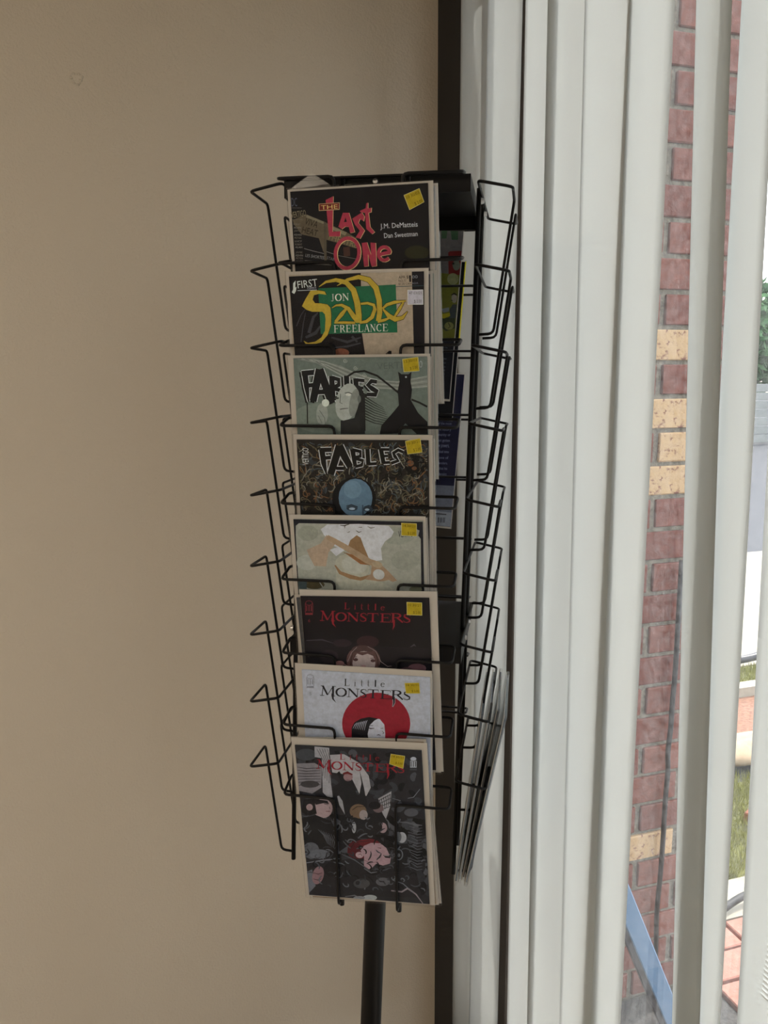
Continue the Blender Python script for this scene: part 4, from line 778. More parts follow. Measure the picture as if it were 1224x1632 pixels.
   ('s',(52,48,42),[(-20.8,240.4,0.66),(-15.1,239.8,1.48),(-8.5,242.3,0.66)]),
   ('s',(52,48,42),[(-14.6,239.8,0.82),(-15.1,236.5,0.49)]),
   ('s',(60,55,48),[(-0.8,233.8,0.66),(2.7,231.5,1.15),(6.1,232.9,0.49)]),
   ('s',(70,64,56),[(-11.8,231.1,0.66),(-8.5,232.3,0.82)]),
   ('s',(60,55,48),[(2.6,238.0,0.49),(7.0,238.2,0.82)]),
   ('s',(60,55,48),[(14.0,239.3,0.49),(17.9,237.4,0.98),(23.1,238.5,0.49)]),
   ('p',(72,62,40),[(-44.8,161.1),(-45.6,159.2),(-47.6,157.5),(-50.6,156.1),(-54.4,155.2),(-58.6,154.7),(-62.8,154.9),(-66.5,155.6),(-69.4,156.9),(-71.3,158.5),(-71.8,160.3),(-71.0,162.1),(-69.0,163.8),(-65.9,165.2),(-62.1,166.2),(-57.9,166.6),(-53.8,166.4),(-50.1,165.7),(-47.2,164.5),(-45.4,162.9)]),
   ('p',(56,66,64),[(-79.1,165.6),(-68.0,166.8),(-68.8,154.6),(-79.0,154.3)]),
   ('s',(160,152,136),[(-52.1,165.6,0.85),(-47.5,157.9,1.36)]),
   ('p',(98,94,70),[(79.9,158.4),(79.5,156.9),(78.3,155.5),(76.5,154.4),(74.2,153.7),(71.7,153.3),(69.2,153.5),(67.0,154.1),(65.2,155.1),(64.1,156.4),(63.8,157.9),(64.2,159.4),(65.4,160.7),(67.2,161.9),(69.5,162.6),(71.9,162.9),(74.4,162.8),(76.7,162.1),(78.4,161.1),(79.5,159.9)]),
  ],
  title=[
   ('t',(50,50,50),'VERTIGO',(52.0,226.1),(74.4,227.5),(51.9,234.4),'sans'),
  ],
  over=[
  ],
  stk=[([(56.8,244.6),(74.8,244.1),(74.8,228.5),(56.4,229.2)],(150,124,24),'14.30/21','$ 2.00')],
 ),
 6: dict(
  M=[[0.8879,0.45435,-0.07212,0.28489],[-0.45931,0.88434,-0.08352,0.94876],[0.02583,0.10728,0.99389,1.08796]],
  W=0.1749,
  H=0.2525,
  cov=(-86.6,77.9,244.5),
  base=(16,14,17),
  art=[
   ('p',(24,21,23),[(-86.8,183.8),(-44.3,186.8),(7.2,178.9),(75.1,177.2),(75.4,147.8),(-89.3,142.3)]),
   ('p',(46,30,30),[(11.6,184.6),(10.8,181.9),(8.6,179.5),(5.3,177.5),(1.2,176.2),(-3.3,175.7),(-7.8,176.0),(-11.8,177.1),(-14.9,178.9),(-16.8,181.2),(-17.4,183.8),(-16.5,186.4),(-14.3,188.8),(-11.0,190.8),(-6.8,192.1),(-2.3,192.6),(2.1,192.3),(6.1,191.2),(9.1,189.4),(11.1,187.1)]),
   ('p',(38,30,32),[(-23.8,181.8),(-24.5,180.0),(-26.3,178.4),(-29.1,177.1),(-32.5,176.2),(-36.3,175.9),(-40.1,176.0),(-43.5,176.7),(-46.1,177.9),(-47.7,179.4),(-48.2,181.1),(-47.5,182.8),(-45.7,184.4),(-42.9,185.7),(-39.4,186.6),(-35.6,187.0),(-31.8,186.8),(-28.5,186.1),(-25.9,185.0),(-24.2,183.5)]),
   ('s',(60,52,54),[(-83.3,183.9,1.09),(-62.0,185.4,1.82),(-48.2,181.1,0.91)]),
   ('s',(70,62,62),[(51.6,178.3,0.7),(56.8,181.8,2.45),(58.4,179.4,0.88)]),
   ('p',(36,30,32),[(-42.5,162.6),(-43.3,159.7),(-45.2,157.1),(-48.1,154.9),(-51.6,153.4),(-55.5,152.9),(-59.3,153.2),(-62.7,154.4),(-65.3,156.4),(-66.9,159.0),(-67.2,161.9),(-66.4,164.8),(-64.5,167.5),(-61.6,169.6),(-58.0,171.1),(-54.2,171.6),(-50.4,171.3),(-47.0,170.1),(-44.5,168.1),(-42.9,165.5)]),
   ('p',(92,62,62),[(70.7,149.5),(70.1,147.4),(68.3,145.5),(65.6,144.0),(62.3,142.9),(58.6,142.4),(54.9,142.6),(51.6,143.5),(49.0,144.9),(47.4,146.7),(46.9,148.7),(47.5,150.8),(49.3,152.7),(52.0,154.3),(55.4,155.3),(59.1,155.8),(62.8,155.6),(66.0,154.7),(68.6,153.4),(70.2,151.6)]),
   ('p',(70,48,50),[(55.3,145.3),(54.7,143.5),(53.2,141.9),(50.8,140.6),(47.9,139.7),(44.7,139.3),(41.6,139.5),(38.7,140.2),(36.5,141.4),(35.1,142.9),(34.7,144.6),(35.3,146.3),(36.8,147.9),(39.1,149.3),(42.1,150.1),(45.2,150.5),(48.4,150.4),(51.2,149.7),(53.4,148.5),(54.8,147.0)]),
   ('p',(84,58,52),[(12.3,158.7),(10.9,152.3),(7.4,146.3),(2.2,141.5),(-4.2,138.3),(-11.1,137.0),(-18.0,137.8),(-24.1,140.6),(-28.8,145.1),(-31.6,150.9),(-32.3,157.3),(-30.8,163.9),(-27.2,169.8),(-22.0,174.5),(-15.6,177.7),(-8.7,178.9),(-1.9,178.0),(4.1,175.3),(8.7,170.8),(11.6,165.1)]),
   ('p',(66,46,42),[(3.4,173.3),(2.7,171.3),(0.6,169.5),(-2.6,168.0),(-6.5,167.0),(-10.8,166.6),(-15.1,166.8),(-18.9,167.5),(-21.9,168.9),(-23.8,170.6),(-24.3,172.5),(-23.5,174.5),(-21.4,176.3),(-18.3,177.8),(-14.3,178.8),(-10.0,179.2),(-5.8,179.0),(-2.0,178.2),(1.0,176.9),(2.9,175.2)]),
   ('p',(156,136,124),[(5.5,154.4),(4.5,149.1),(2.1,144.2),(-1.4,140.3),(-5.8,137.7),(-10.5,136.7),(-15.1,137.3),(-19.1,139.7),(-22.2,143.4),(-24.1,148.2),(-24.5,153.5),(-23.4,158.8),(-21.0,163.7),(-17.4,167.6),(-13.1,170.1),(-8.4,171.1),(-3.9,170.4),(0.1,168.1),(3.2,164.4),(5.1,159.7)]),
   ('p',(78,54,48),[(-24.6,168.8),(6.8,171.2),(4.7,164.1),(-3.8,167.5),(-10.9,165.1),(-17.7,167.5),(-23.5,157.6)]),
   ('p',(72,48,44),[(-16.8,159.0),(-17.0,158.3),(-17.5,157.6),(-18.2,157.1),(-19.1,156.8),(-20.1,156.6),(-21.1,156.7),(-21.9,157.0),(-22.6,157.5),(-23.0,158.1),(-23.1,158.8),(-22.9,159.5),(-22.4,160.1),(-21.7,160.6),(-20.8,161.0),(-19.8,161.1),(-18.9,161.0),(-18.0,160.7),(-17.3,160.3),(-16.9,159.6)]),
   ('p',(72,48,44),[(5.7,158.2),(5.5,157.5),(5.0,156.8),(4.3,156.3),(3.4,156.0),(2.5,155.8),(1.5,155.9),(0.7,156.2),(-0.0,156.7),(-0.4,157.3),(-0.5,158.0),(-0.3,158.7),(0.1,159.3),(0.9,159.8),(1.7,160.2),(2.7,160.3),(3.7,160.2),(4.5,159.9),(5.2,159.5),(5.6,158.9)]),
   ('p',(150,112,106),[(-6.9,149.7),(-7.1,149.2),(-7.6,148.6),(-8.4,148.2),(-9.4,147.9),(-10.5,147.7),(-11.6,147.8),(-12.5,148.0),(-13.3,148.4),(-13.8,148.9),(-13.9,149.5),(-13.7,150.1),(-13.2,150.6),(-12.4,151.1),(-11.4,151.4),(-10.3,151.5),(-9.2,151.4),(-8.3,151.2),(-7.5,150.8),(-7.0,150.3)]),
   ('s',(80,54,50),[(-23.3,161.7,0.72),(-18.0,163.0,0.9)]),
   ('s',(80,54,50),[(-0.7,161.3,0.72),(6.3,161.9,0.89)]),
   ('s',(60,42,38),[(-22.8,168.8,1.08),(-25.9,159.4,1.79),(-28.2,144.3,2.15)]),
   ('s',(60,42,38),[(6.7,169.7,1.07),(8.9,158.6,1.78),(9.2,145.6,2.13)]),
   ('s',(128,108,98),[(-17.1,176.4,0.54),(-24.6,168.8,0.71),(-30.7,155.5,0.71)]),
   ('s',(128,108,98),[(-3.2,177.7,0.53),(6.8,171.5,0.71),(12.9,156.9,0.71),(21.2,150.7,0.89),(26.4,151.4,0.53)]),
   ('p',(128,88,82),[(-35.4,153.1),(-35.8,152.0),(-36.7,150.9),(-38.1,150.0),(-39.8,149.4),(-41.6,149.2),(-43.5,149.3),(-45.1,149.8),(-46.4,150.6),(-47.2,151.6),(-47.4,152.7),(-47.0,153.9),(-46.1,155.0),(-44.7,155.9),(-43.0,156.5),(-41.1,156.7),(-39.3,156.6),(-37.7,156.1),(-36.4,155.3),(-35.6,154.3)]),
   ('s',(120,86,80),[(-39.6,153.4,1.81),(-31.0,149.9,1.09)]),
  ],
  title=[
   ('t',(128,30,36),'L',(-30.8,228.0),(-23.2,227.9),(-30.0,237.0),'serif'),
   ('t',(128,30,36),'i',(-17.7,227.9),(-15.3,227.8),(-17.0,236.4),'serif'),
   ('t',(128,30,36),'t',(-9.9,227.8),(-6.1,227.7),(-9.1,236.3),'serif'),
   ('t',(128,30,36),'t',(-1.3,227.7),(2.4,227.6),(-0.6,236.2),'serif'),
   ('t',(128,30,36),'l',(8.2,227.6),(10.9,227.5),(8.9,236.1),'serif'),
   ('t',(128,30,36),'e',(16.3,227.5),(21.4,227.4),(16.8,233.0),'serif'),
   ('t',(128,30,36),'M',(-63.5,211.7),(-43.3,211.6),(-62.2,225.5),'serif'),
   ('t',(128,30,36),'O',(-43.3,211.6),(-28.1,211.6),(-42.2,223.6),'serif'),
   ('t',(128,30,36),'N',(-28.4,211.6),(-11.9,211.5),(-27.4,223.6),'serif'),
   ('t',(128,30,36),'S',(-12.2,211.5),(-1.6,211.5),(-11.2,223.5),'serif'),
   ('t',(128,30,36),'T',(-2.3,211.5),(12.7,211.5),(-1.3,223.4),'serif'),
   ('t',(128,30,36),'E',(13.8,211.5),(29.0,211.4),(14.7,223.4),'serif'),
   ('t',(128,30,36),'R',(27.3,211.4),(44.9,211.4),(28.2,223.9),'serif'),
   ('t',(128,30,36),'S',(42.9,211.4),(54.3,211.3),(43.7,223.2),'serif'),
   ('s',(128,30,36),[(-46.5,215.3,3.2),(-46.3,208.0,2.31),(-42.9,203.2,0.36)]),
   ('s',(128,30,36),[(32.3,215.0,2.78),(32.2,206.9,2.08),(30.2,201.3,0.35)]),
   ('s',(110,38,40),[(-71.2,235.8,0.71),(-71.7,234.4,0.71),(-73.0,233.3,0.71),(-74.9,232.7,0.71),(-76.9,232.7,0.71),(-78.7,233.2,0.71),(-79.8,234.3,0.71),(-80.2,235.6,0.71),(-79.6,236.9,0.71),(-78.3,238.0,0.71),(-76.4,238.7,0.71),(-74.4,238.7,0.71),(-72.7,238.1,0.71),(-71.5,237.1,0.71),(-71.2,235.8,0.71)]),
   ('s',(110,38,40),[(-80.6,234.8,0.71),(-81.6,222.5,0.71)]),
   ('s',(110,38,40),[(-70.8,235.0,0.71),(-71.8,222.7,0.71)]),
   ('t',(110,38,40),'III',(-80.3,224.4),(-72.8,224.6),(-79.7,232.1),'sans'),
   ('p',(110,38,40),[(-81.6,222.1),(-71.8,222.3),(-72.0,219.6),(-81.9,219.4)]),
   ('t',(110,38,40),'6',(-78.9,209.5),(-76.1,209.4),(-78.3,213.9),'sans'),
  ],
  over=[
  ],
  stk=[([(50.2,239.1),(68.4,238.7),(68.0,222.4),(49.8,222.7)],(150,124,24),'10 30/21','$ 2.00')],
 ),
 7: dict(
  M=[[0.88969,0.45435,-0.04484,0.27087],[-0.45653,0.88434,-0.09757,0.95345],[-0.00467,0.10728,0.99422,0.98843]],
  W=0.1772,
  H=0.2525,
  cov=(-79.2,86.4,244.5),
  base=(156,153,151),
  art=[
   ('p',(126,26,36),[(60.8,178.3),(60.1,171.3),(58.4,164.3),(55.7,157.6),(52.0,151.3),(47.4,145.5),(42.0,140.5),(35.9,136.2),(29.3,132.9),(22.4,130.7),(15.3,129.5),(8.2,129.4),(1.4,130.5),(-5.2,132.7),(-11.2,136.0),(-16.5,140.2),(-20.9,145.2),(-24.5,151.0),(-27.0,157.4),(-28.4,164.2),(-28.7,171.2),(-27.9,178.3),(-26.0,185.3),(-23.0,192.0),(-19.1,198.2),(-14.4,203.9),(-8.9,208.8),(-2.8,212.8),(3.7,215.9),(10.5,218.0),(17.5,219.0),(24.4,219.0),(31.0,217.8),(37.4,215.7),(43.2,212.5),(48.3,208.4),(52.7,203.5),(56.2,197.9),(58.8,191.8),(60.3,185.2)]),
   ('p',(168,162,160),[(5.2,172.4),(10.6,181.5),(21.1,181.7),(27.0,174.1),(27.9,160.6),(26.8,139.1),(4.2,137.2)]),
   ('p',(22,20,23),[(-16.2,165.8),(-12.4,173.9),(-3.4,180.4),(7.2,183.5),(19.4,182.1),(14.1,178.8),(7.8,171.6),(4.8,158.8),(6.9,137.4),(-17.1,135.4)]),
   ('s',(150,145,145),[(-14.4,165.0,0.37),(-11.6,171.0,0.92),(-8.8,174.2,0.37)]),
   ('s',(150,145,145),[(-11.9,164.8,0.37),(-9.1,171.8,0.92),(-6.5,174.9,0.37)]),
   ('s',(150,145,145),[(-9.5,164.6,0.37),(-6.6,172.6,0.92),(-4.2,175.7,0.37)]),
   ('s',(150,145,145),[(-7.0,164.4,0.37),(-4.1,173.4,0.92),(-1.9,176.4,0.37)]),
   ('s',(150,145,145),[(-4.6,164.2,0.37),(-1.6,174.1,0.92),(0.4,177.2,0.37)]),
   ('s',(150,145,145),[(-2.1,164.0,0.37),(0.8,174.9,0.92),(2.7,178.0,0.37)]),
   ('s',(150,145,145),[(0.4,163.8,0.37),(3.3,175.7,0.92),(5.0,178.7,0.37)]),
   ('s',(40,36,40),[(5.0,168.1,0.73),(8.9,166.9,1.65),(13.8,167.6,0.73)]),
   ('s',(40,36,40),[(6.5,170.9,0.55),(12.1,171.4,0.73)]),
   ('s',(50,46,50),[(24.2,164.2,0.73),(26.2,162.1,1.1),(24.5,160.4,0.73)]),
   ('s',(60,50,54),[(16.7,157.8,0.73),(19.2,158.8,1.47),(21.9,157.8,0.73)]),
   ('s',(40,34,38),[(16.5,148.8,0.92),(20.0,149.9,1.66),(23.5,149.4,0.74)]),
   ('s',(50,46,50),[(21.7,167.9,0.55),(25.2,168.9,0.91)]),
  ],
  title=[
   ('s',(165,160,158),[(-39.8,213.6,4.2),(-39.4,206.0,3.28),(-35.7,201.1,1.28)]),
   ('s',(165,160,158),[(40.1,214.7,3.75),(40.2,206.3,3.03),(38.4,200.4,1.25)]),
   ('t',(30,28,32),'L',(-24.3,225.6),(-16.6,225.9),(-23.7,235.8),'serif'),
   ('t',(30,28,32),'i',(-11.1,226.1),(-8.6,226.2),(-10.5,235.7),'serif'),
   ('t',(30,28,32),'t',(-3.1,226.4),(0.7,226.5),(-2.5,236.0),'serif'),
   ('t',(30,28,32),'t',(5.6,226.7),(9.4,226.8),(6.1,236.3),'serif'),
   ('t',(30,28,32),'l',(15.2,227.1),(18.0,227.2),(15.7,236.7),'serif'),
   ('t',(30,28,32),'e',(23.5,227.4),(28.7,227.6),(23.8,233.6),'serif'),
   ('t',(30,28,32),'M',(-56.9,209.6),(-36.4,209.9),(-55.6,224.1),'serif'),
   ('t',(30,28,32),'O',(-36.4,209.9),(-21.0,210.1),(-35.4,222.5),'serif'),
   ('t',(30,28,32),'N',(-21.4,210.1),(-4.6,210.3),(-20.3,222.6),'serif'),
   ('t',(30,28,32),'S',(-4.9,210.3),(5.8,210.5),(-4.0,222.8),'serif'),
   ('t',(30,28,32),'T',(5.1,210.5),(20.4,210.7),(6.1,223.0),'serif'),
   ('t',(30,28,32),'E',(21.4,210.7),(36.9,210.9),(22.3,223.2),'serif'),
   ('t',(30,28,32),'R',(35.2,210.9),(53.0,211.2),(36.1,224.0),'serif'),
   ('t',(30,28,32),'S',(50.9,211.1),(62.5,211.3),(51.7,223.5),'serif'),
   ('s',(30,28,32),[(-39.8,213.6,3.28),(-39.4,206.0,2.37),(-35.7,201.1,0.36)]),
   ('s',(30,28,32),[(40.1,214.7,2.85),(40.2,206.3,2.14),(38.4,200.4,0.36)]),
   ('s',(120,117,118),[(-63.9,235.9,0.73),(-64.4,234.5,0.73),(-65.7,233.4,0.73),(-67.5,232.7,0.73),(-69.4,232.6,0.73),(-71.2,233.0,0.73),(-72.3,234.0,0.73),(-72.7,235.3,0.73),(-72.2,236.6,0.73),(-70.9,237.8,0.73),(-69.1,238.5,0.73),(-67.2,238.6,0.73),(-65.4,238.1,0.73),(-64.3,237.2,0.73),(-63.9,235.9,0.73)]),
   ('s',(120,117,118),[(-73.1,234.5,0.73),(-73.7,222.3,0.73)]),
   ('s',(120,117,118),[(-63.6,235.1,0.73),(-64.1,223.0,0.73)]),
   ('t',(120,117,118),'III',(-72.5,224.3),(-65.2,224.8),(-72.1,231.9),'sans'),
   ('p',(120,117,118),[(-73.7,221.9),(-64.1,222.6),(-64.3,219.9),(-73.9,219.3)]),
   ('t',(120,117,118),'5',(-70.8,209.2),(-67.9,209.2),(-70.3,213.8),'sans'),
  ],
  over=[
  ],
  stk=[([(54.7,235.4),(72.6,237.0),(73.5,222.6),(56.2,221.4)],(150,124,24),'14 30/21','$ 3.00')],
 ),
 8: dict(
  M=[[0.8874,0.45435,-0.07802,0.2719],[-0.45986,0.88434,-0.08046,0.94952],[0.03244,0.10728,0.9937,0.89622]],
  W=0.1786,
  H=0.2465,
  cov=(-84.7,82.4,236.5),
  base=(36,35,36),
  art=[
   ('x',[(58,57,57),(22,22,23),(74,72,71),(44,43,44),(16,16,17)],170,(-88.6,135.9),(86.0,19.2),25.3,6.62,31),
   ('x',[(50,49,50),(22,22,23),(66,64,64)],60,(-83.6,232.9),(77.5,146.7),20.6,4.86,17),
   ('p',(56,56,56),[(-55.6,224.5),(-56.5,221.8),(-58.8,219.2),(-62.1,217.1),(-66.2,215.7),(-70.7,215.0),(-75.2,215.2),(-79.1,216.3),(-82.1,218.0),(-84.0,220.4),(-84.4,223.1),(-83.5,225.8),(-81.2,228.4),(-77.8,230.5),(-73.7,231.9),(-69.2,232.5),(-64.8,232.3),(-60.9,231.3),(-57.9,229.5),(-56.1,227.2)]),
   ('p',(138,131,126),[(-57.8,236.5),(-38.2,235.4),(-40.3,193.8),(-39.1,161.9),(-44.8,160.1),(-52.2,168.2),(-49.4,219.6),(-58.8,220.9)]),
   ('p',(112,104,101),[(-85.6,209.9),(-59.8,212.1),(-50.4,206.4),(-53.6,175.3),(-66.9,165.6),(-86.0,168.9)]),
   ('p',(146,138,132),[(-38.2,225.0),(-19.2,227.0),(0.3,215.2),(11.6,196.6),(13.1,179.2),(6.5,166.4),(-2.8,169.4),(-10.8,190.1),(-21.3,197.4),(-37.0,199.2)]),
   ('p',(28,28,29),[(-30.7,198.7),(-27.3,201.5),(-21.9,189.5),(-10.2,187.5),(-6.7,169.2),(6.9,161.1),(6.1,148.6),(-36.3,145.8),(-38.5,176.2),(-26.9,185.7)]),
   ('p',(28,28,29),[(-0.3,206.4),(4.1,178.7),(5.9,157.5),(-2.9,167.6),(1.1,185.5)]),
   ('p',(128,98,94),[(-9.8,193.7),(-10.2,191.8),(-11.2,190.1),(-12.7,188.7),(-14.6,187.7),(-16.5,187.3),(-18.5,187.5),(-20.2,188.3),(-21.5,189.5),(-22.3,191.2),(-22.4,193.0),(-22.0,194.9),(-21.0,196.6),(-19.5,198.0),(-17.7,198.9),(-15.7,199.3),(-13.7,199.1),(-12.0,198.4),(-10.7,197.1),(-10.0,195.5)]),
   ('s',(96,34,34),[(-22.6,197.9,2.32),(-16.4,200.0,3.98),(-10.0,197.2,1.99)]),
   ('s',(70,50,48),[(-18.8,188.8,0.66),(-14.1,188.5,1.0)]),
   ('s',(134,127,122),[(-31.7,164.1,2.69),(-27.8,151.8,7.41),(-21.1,134.2,4.38)]),
   ('p',(28,28,29),[(-26.9,164.4),(-16.9,148.9),(-11.7,131.2),(-24.3,134.0)]),
   ('p',(138,131,126),[(22.0,163.5),(40.2,175.5),(37.3,152.3),(29.8,131.3),(25.6,144.4)]),
   ('s',(28,28,29),[(23.5,162.1,0.83),(25.5,142.6,0.83)]),
   ('s',(28,28,29),[(26.4,163.9,0.83),(27.8,145.3,0.83)]),
   ('s',(28,28,29),[(29.3,165.7,0.83),(30.2,148.0,0.83)]),
   ('s',(28,28,29),[(32.2,167.4,0.83),(32.5,150.6,0.83)]),
   ('s',(28,28,29),[(35.1,169.2,0.82),(34.9,153.2,0.82)]),
   ('s',(28,28,29),[(38.1,171.0,0.82),(37.2,155.9,0.82)]),
   ('s',(28,28,29),[(22.6,160.3,0.83),(39.0,171.0,0.83)]),
   ('s',(28,28,29),[(22.3,155.3,0.83),(38.6,165.0,0.83)]),
   ('s',(28,28,29),[(22.0,150.3,0.83),(38.3,159.0,0.83)]),
   ('s',(28,28,29),[(21.7,145.3,0.84),(38.0,152.9,0.84)]),
   ('s',(70,66,64),[(-54.9,233.2,0.66),(-46.9,214.5,0.83),(-50.2,193.2,0.66)]),
   ('s',(70,66,64),[(-51.4,233.4,0.66),(-44.7,214.6,0.83),(-47.6,189.8,0.66)]),
   ('s',(70,66,64),[(-47.9,233.5,0.66),(-42.5,214.7,0.82),(-45.0,186.4,0.66)]),
   ('s',(70,66,64),[(-44.4,233.7,0.66),(-40.2,214.8,0.82),(-42.4,183.0,0.66)]),
   ('s',(70,66,64),[(-40.9,233.9,0.66),(-38.0,214.9,0.82),(-39.8,179.6,0.66)]),
   ('s',(58,54,54),[(-83.7,204.7,0.67),(-71.8,203.0,1.51),(-52.4,205.4,0.67)]),
   ('s',(58,54,54),[(-84.1,200.0,0.67),(-72.1,199.1,1.52),(-52.7,201.2,0.67)]),
   ('s',(58,54,54),[(-84.5,195.4,0.68),(-72.4,195.2,1.52),(-53.1,197.0,0.68)]),
   ('s',(58,54,54),[(-84.9,190.8,0.68),(-72.8,191.3,1.52),(-53.4,192.7,0.68)]),
   ('s',(58,54,54),[(-85.3,186.1,0.68),(-73.1,187.3,1.53),(-53.8,188.4,0.68)]),
   ('s',(58,54,54),[(-85.7,181.5,0.68),(-73.5,183.4,1.53),(-54.1,184.2,0.68)]),
   ('s',(58,54,54),[(-86.2,176.8,0.68),(-73.8,179.5,1.53),(-54.5,179.9,0.68)]),
   ('p',(52,48,47),[(-56.0,180.5),(-56.8,178.8),(-58.7,177.2),(-61.7,175.8),(-65.4,174.9),(-69.4,174.4),(-73.4,174.4),(-76.9,175.0),(-79.7,176.0),(-81.4,177.4),(-81.9,179.0),(-81.1,180.7),(-79.1,182.3),(-76.2,183.7),(-72.5,184.6),(-68.5,185.1),(-64.5,185.1),(-61.0,184.5),(-58.2,183.5),(-56.5,182.1)]),
   ('p',(28,28,29),[(-37.8,147.6),(-39.1,143.6),(-42.4,139.8),(-47.2,136.7),(-53.3,134.5),(-59.9,133.4),(-66.4,133.6),(-72.1,135.1),(-76.6,137.6),(-79.3,141.0),(-80.0,144.9),(-78.6,148.9),(-75.3,152.6),(-70.4,155.7),(-64.4,157.9),(-57.8,158.9),(-51.3,158.7),(-45.6,157.3),(-41.2,154.8),(-38.5,151.4)]),
   ('p',(142,118,112),[(-40.6,144.7),(-41.6,140.0),(-43.8,135.7),(-47.0,132.2),(-50.9,129.8),(-55.0,128.8),(-59.1,129.3),(-62.7,131.2),(-65.4,134.3),(-66.9,138.4),(-67.2,143.0),(-66.1,147.6),(-63.9,151.9),(-60.7,155.4),(-56.8,157.7),(-52.6,158.7),(-48.6,158.2),(-45.1,156.3),(-42.4,153.2),(-40.9,149.2)]),
   ('p',(22,21,22),[(-79.1,155.8),(-62.6,158.6),(-64.2,149.5),(-63.0,135.1),(-76.4,130.5),(-84.0,137.3)]),
   ('p',(26,25,26),[(-65.2,157.6),(-46.8,156.0),(-44.8,150.7),(-51.9,152.1),(-63.5,148.6)]),
   ('p',(136,112,106),[(-67.7,144.7),(-68.0,143.2),(-68.8,141.7),(-69.9,140.5),(-71.3,139.7),(-72.7,139.3),(-74.1,139.5),(-75.3,140.1),(-76.2,141.2),(-76.7,142.6),(-76.8,144.2),(-76.5,145.8),(-75.7,147.2),(-74.6,148.4),(-73.3,149.2),(-71.8,149.6),(-70.4,149.4),(-69.2,148.8),(-68.3,147.7),(-67.8,146.3)]),
   ('s',(60,44,44),[(-52.0,151.2,0.85),(-46.4,149.7,1.02)]),
   ('s',(90,50,50),[(-50.5,139.5,0.85),(-44.8,139.9,1.2)]),
   ('s',(60,50,48),[(-45.0,147.1,0.68),(-44.2,143.5,0.85)]),
   ('p',(24,24,25),[(-84.9,126.3),(-64.8,133.1),(-41.2,123.7),(-35.7,111.3),(-39.0,66.5),(-88.9,62.6)]),
   ('p',(98,76,56),[(5.3,143.1),(4.5,139.6),(2.7,136.4),(-0.0,133.7),(-3.4,131.9),(-7.0,131.1),(-10.5,131.5),(-13.6,132.8),(-16.0,135.2),(-17.4,138.2),(-17.7,141.6),(-16.9,145.1),(-15.0,148.4),(-12.3,151.0),(-9.0,152.8),(-5.4,153.6),(-1.9,153.2),(1.2,151.9),(3.5,149.5),(4.9,146.5)]),
   ('p',(130,116,108),[(6.4,137.8),(5.9,135.4),(5.0,133.3),(3.6,131.5),(1.9,130.3),(0.1,129.8),(-1.6,130.1),(-3.2,131.0),(-4.3,132.6),(-5.0,134.7),(-5.1,137.0),(-4.7,139.4),(-3.7,141.6),(-2.3,143.3),(-0.7,144.5),(1.1,145.0),(2.9,144.8),(4.4,143.8),(5.6,142.2),(6.2,140.1)]),
   ('s',(60,46,36),[(-14.1,143.7,1.01),(-7.3,149.5,1.69),(3.8,150.2,0.84)]),
   ('p',(94,76,72),[(28.4,149.6),(27.9,147.4),(26.8,145.3),(25.1,143.6),(23.0,142.5),(20.7,142.0),(18.5,142.2),(16.5,143.1),(15.0,144.6),(14.1,146.5),(13.9,148.7),(14.4,150.9),(15.5,153.0),(17.2,154.7),(19.3,155.8),(21.6,156.3),(23.8,156.1),(25.7,155.2),(27.2,153.7),(28.2,151.8)]),
   ('p',(24,23,24),[(24.5,153.3),(24.0,151.4),(22.8,149.6),(21.0,148.2),(18.7,147.2),(16.3,146.7),(13.8,146.8),(11.7,147.6),(10.0,148.8),(9.0,150.4),(8.7,152.3),(9.2,154.2),(10.5,156.0),(12.3,157.4),(14.6,158.4),(17.0,158.9),(19.4,158.7),(21.6,158.0),(23.2,156.8),(24.2,155.2)]),
   ('p',(26,26,27),[(7.9,139.7),(25.5,142.6),(34.0,127.0),(33.0,108.9),(4.2,106.8)]),
   ('p',(26,26,27),[(-31.3,126.2),(-11.6,133.0),(10.3,127.2),(12.2,107.4),(-34.6,104.0)]),
   ('p',(74,72,72),[(74.0,145.8),(73.4,143.9),(72.0,142.1),(69.9,140.7),(67.3,139.6),(64.4,139.1),(61.5,139.2),(58.9,139.9),(56.9,141.1),(55.7,142.7),(55.3,144.6),(55.9,146.5),(57.3,148.3),(59.4,149.8),(62.0,150.8),(64.9,151.3),(67.8,151.1),(70.4,150.5),(72.4,149.3),(73.6,147.7)]),
   ('s',(110,106,104),[(61.1,166.2,0.66),(68.9,168.4,0.98),(77.9,181.2,0.66)]),
   ('s',(96,92,90),[(40.8,165.0,0.66),(51.5,162.1,1.32)]),
   ('s',(90,87,86),[(45.1,129.6,1.0),(59.2,129.7,1.67),(77.7,126.5,1.0)]),
   ('p',(78,77,77),[(-64.4,77.3),(-65.3,73.2),(-67.3,69.4),(-70.1,66.2),(-73.5,64.1),(-77.2,63.2),(-80.7,63.5),(-83.8,65.2),(-86.2,67.9),(-87.5,71.5),(-87.7,75.6),(-86.8,79.7),(-84.8,83.5),(-82.0,86.6),(-78.6,88.7),(-74.9,89.6),(-71.4,89.2),(-68.3,87.6),(-66.0,84.9),(-64.7,81.4)]),
   ('p',(88,86,86),[(-50.0,72.8),(-50.9,70.4),(-53.2,68.1),(-56.6,66.2),(-60.9,64.8),(-65.5,64.1),(-70.1,64.1),(-74.2,64.8),(-77.4,66.3),(-79.3,68.2),(-79.9,70.5),(-78.9,72.9),(-76.6,75.2),(-73.2,77.1),(-68.9,78.5),(-64.3,79.2),(-59.7,79.2),(-55.7,78.4),(-52.5,77.0),(-50.6,75.1)]),
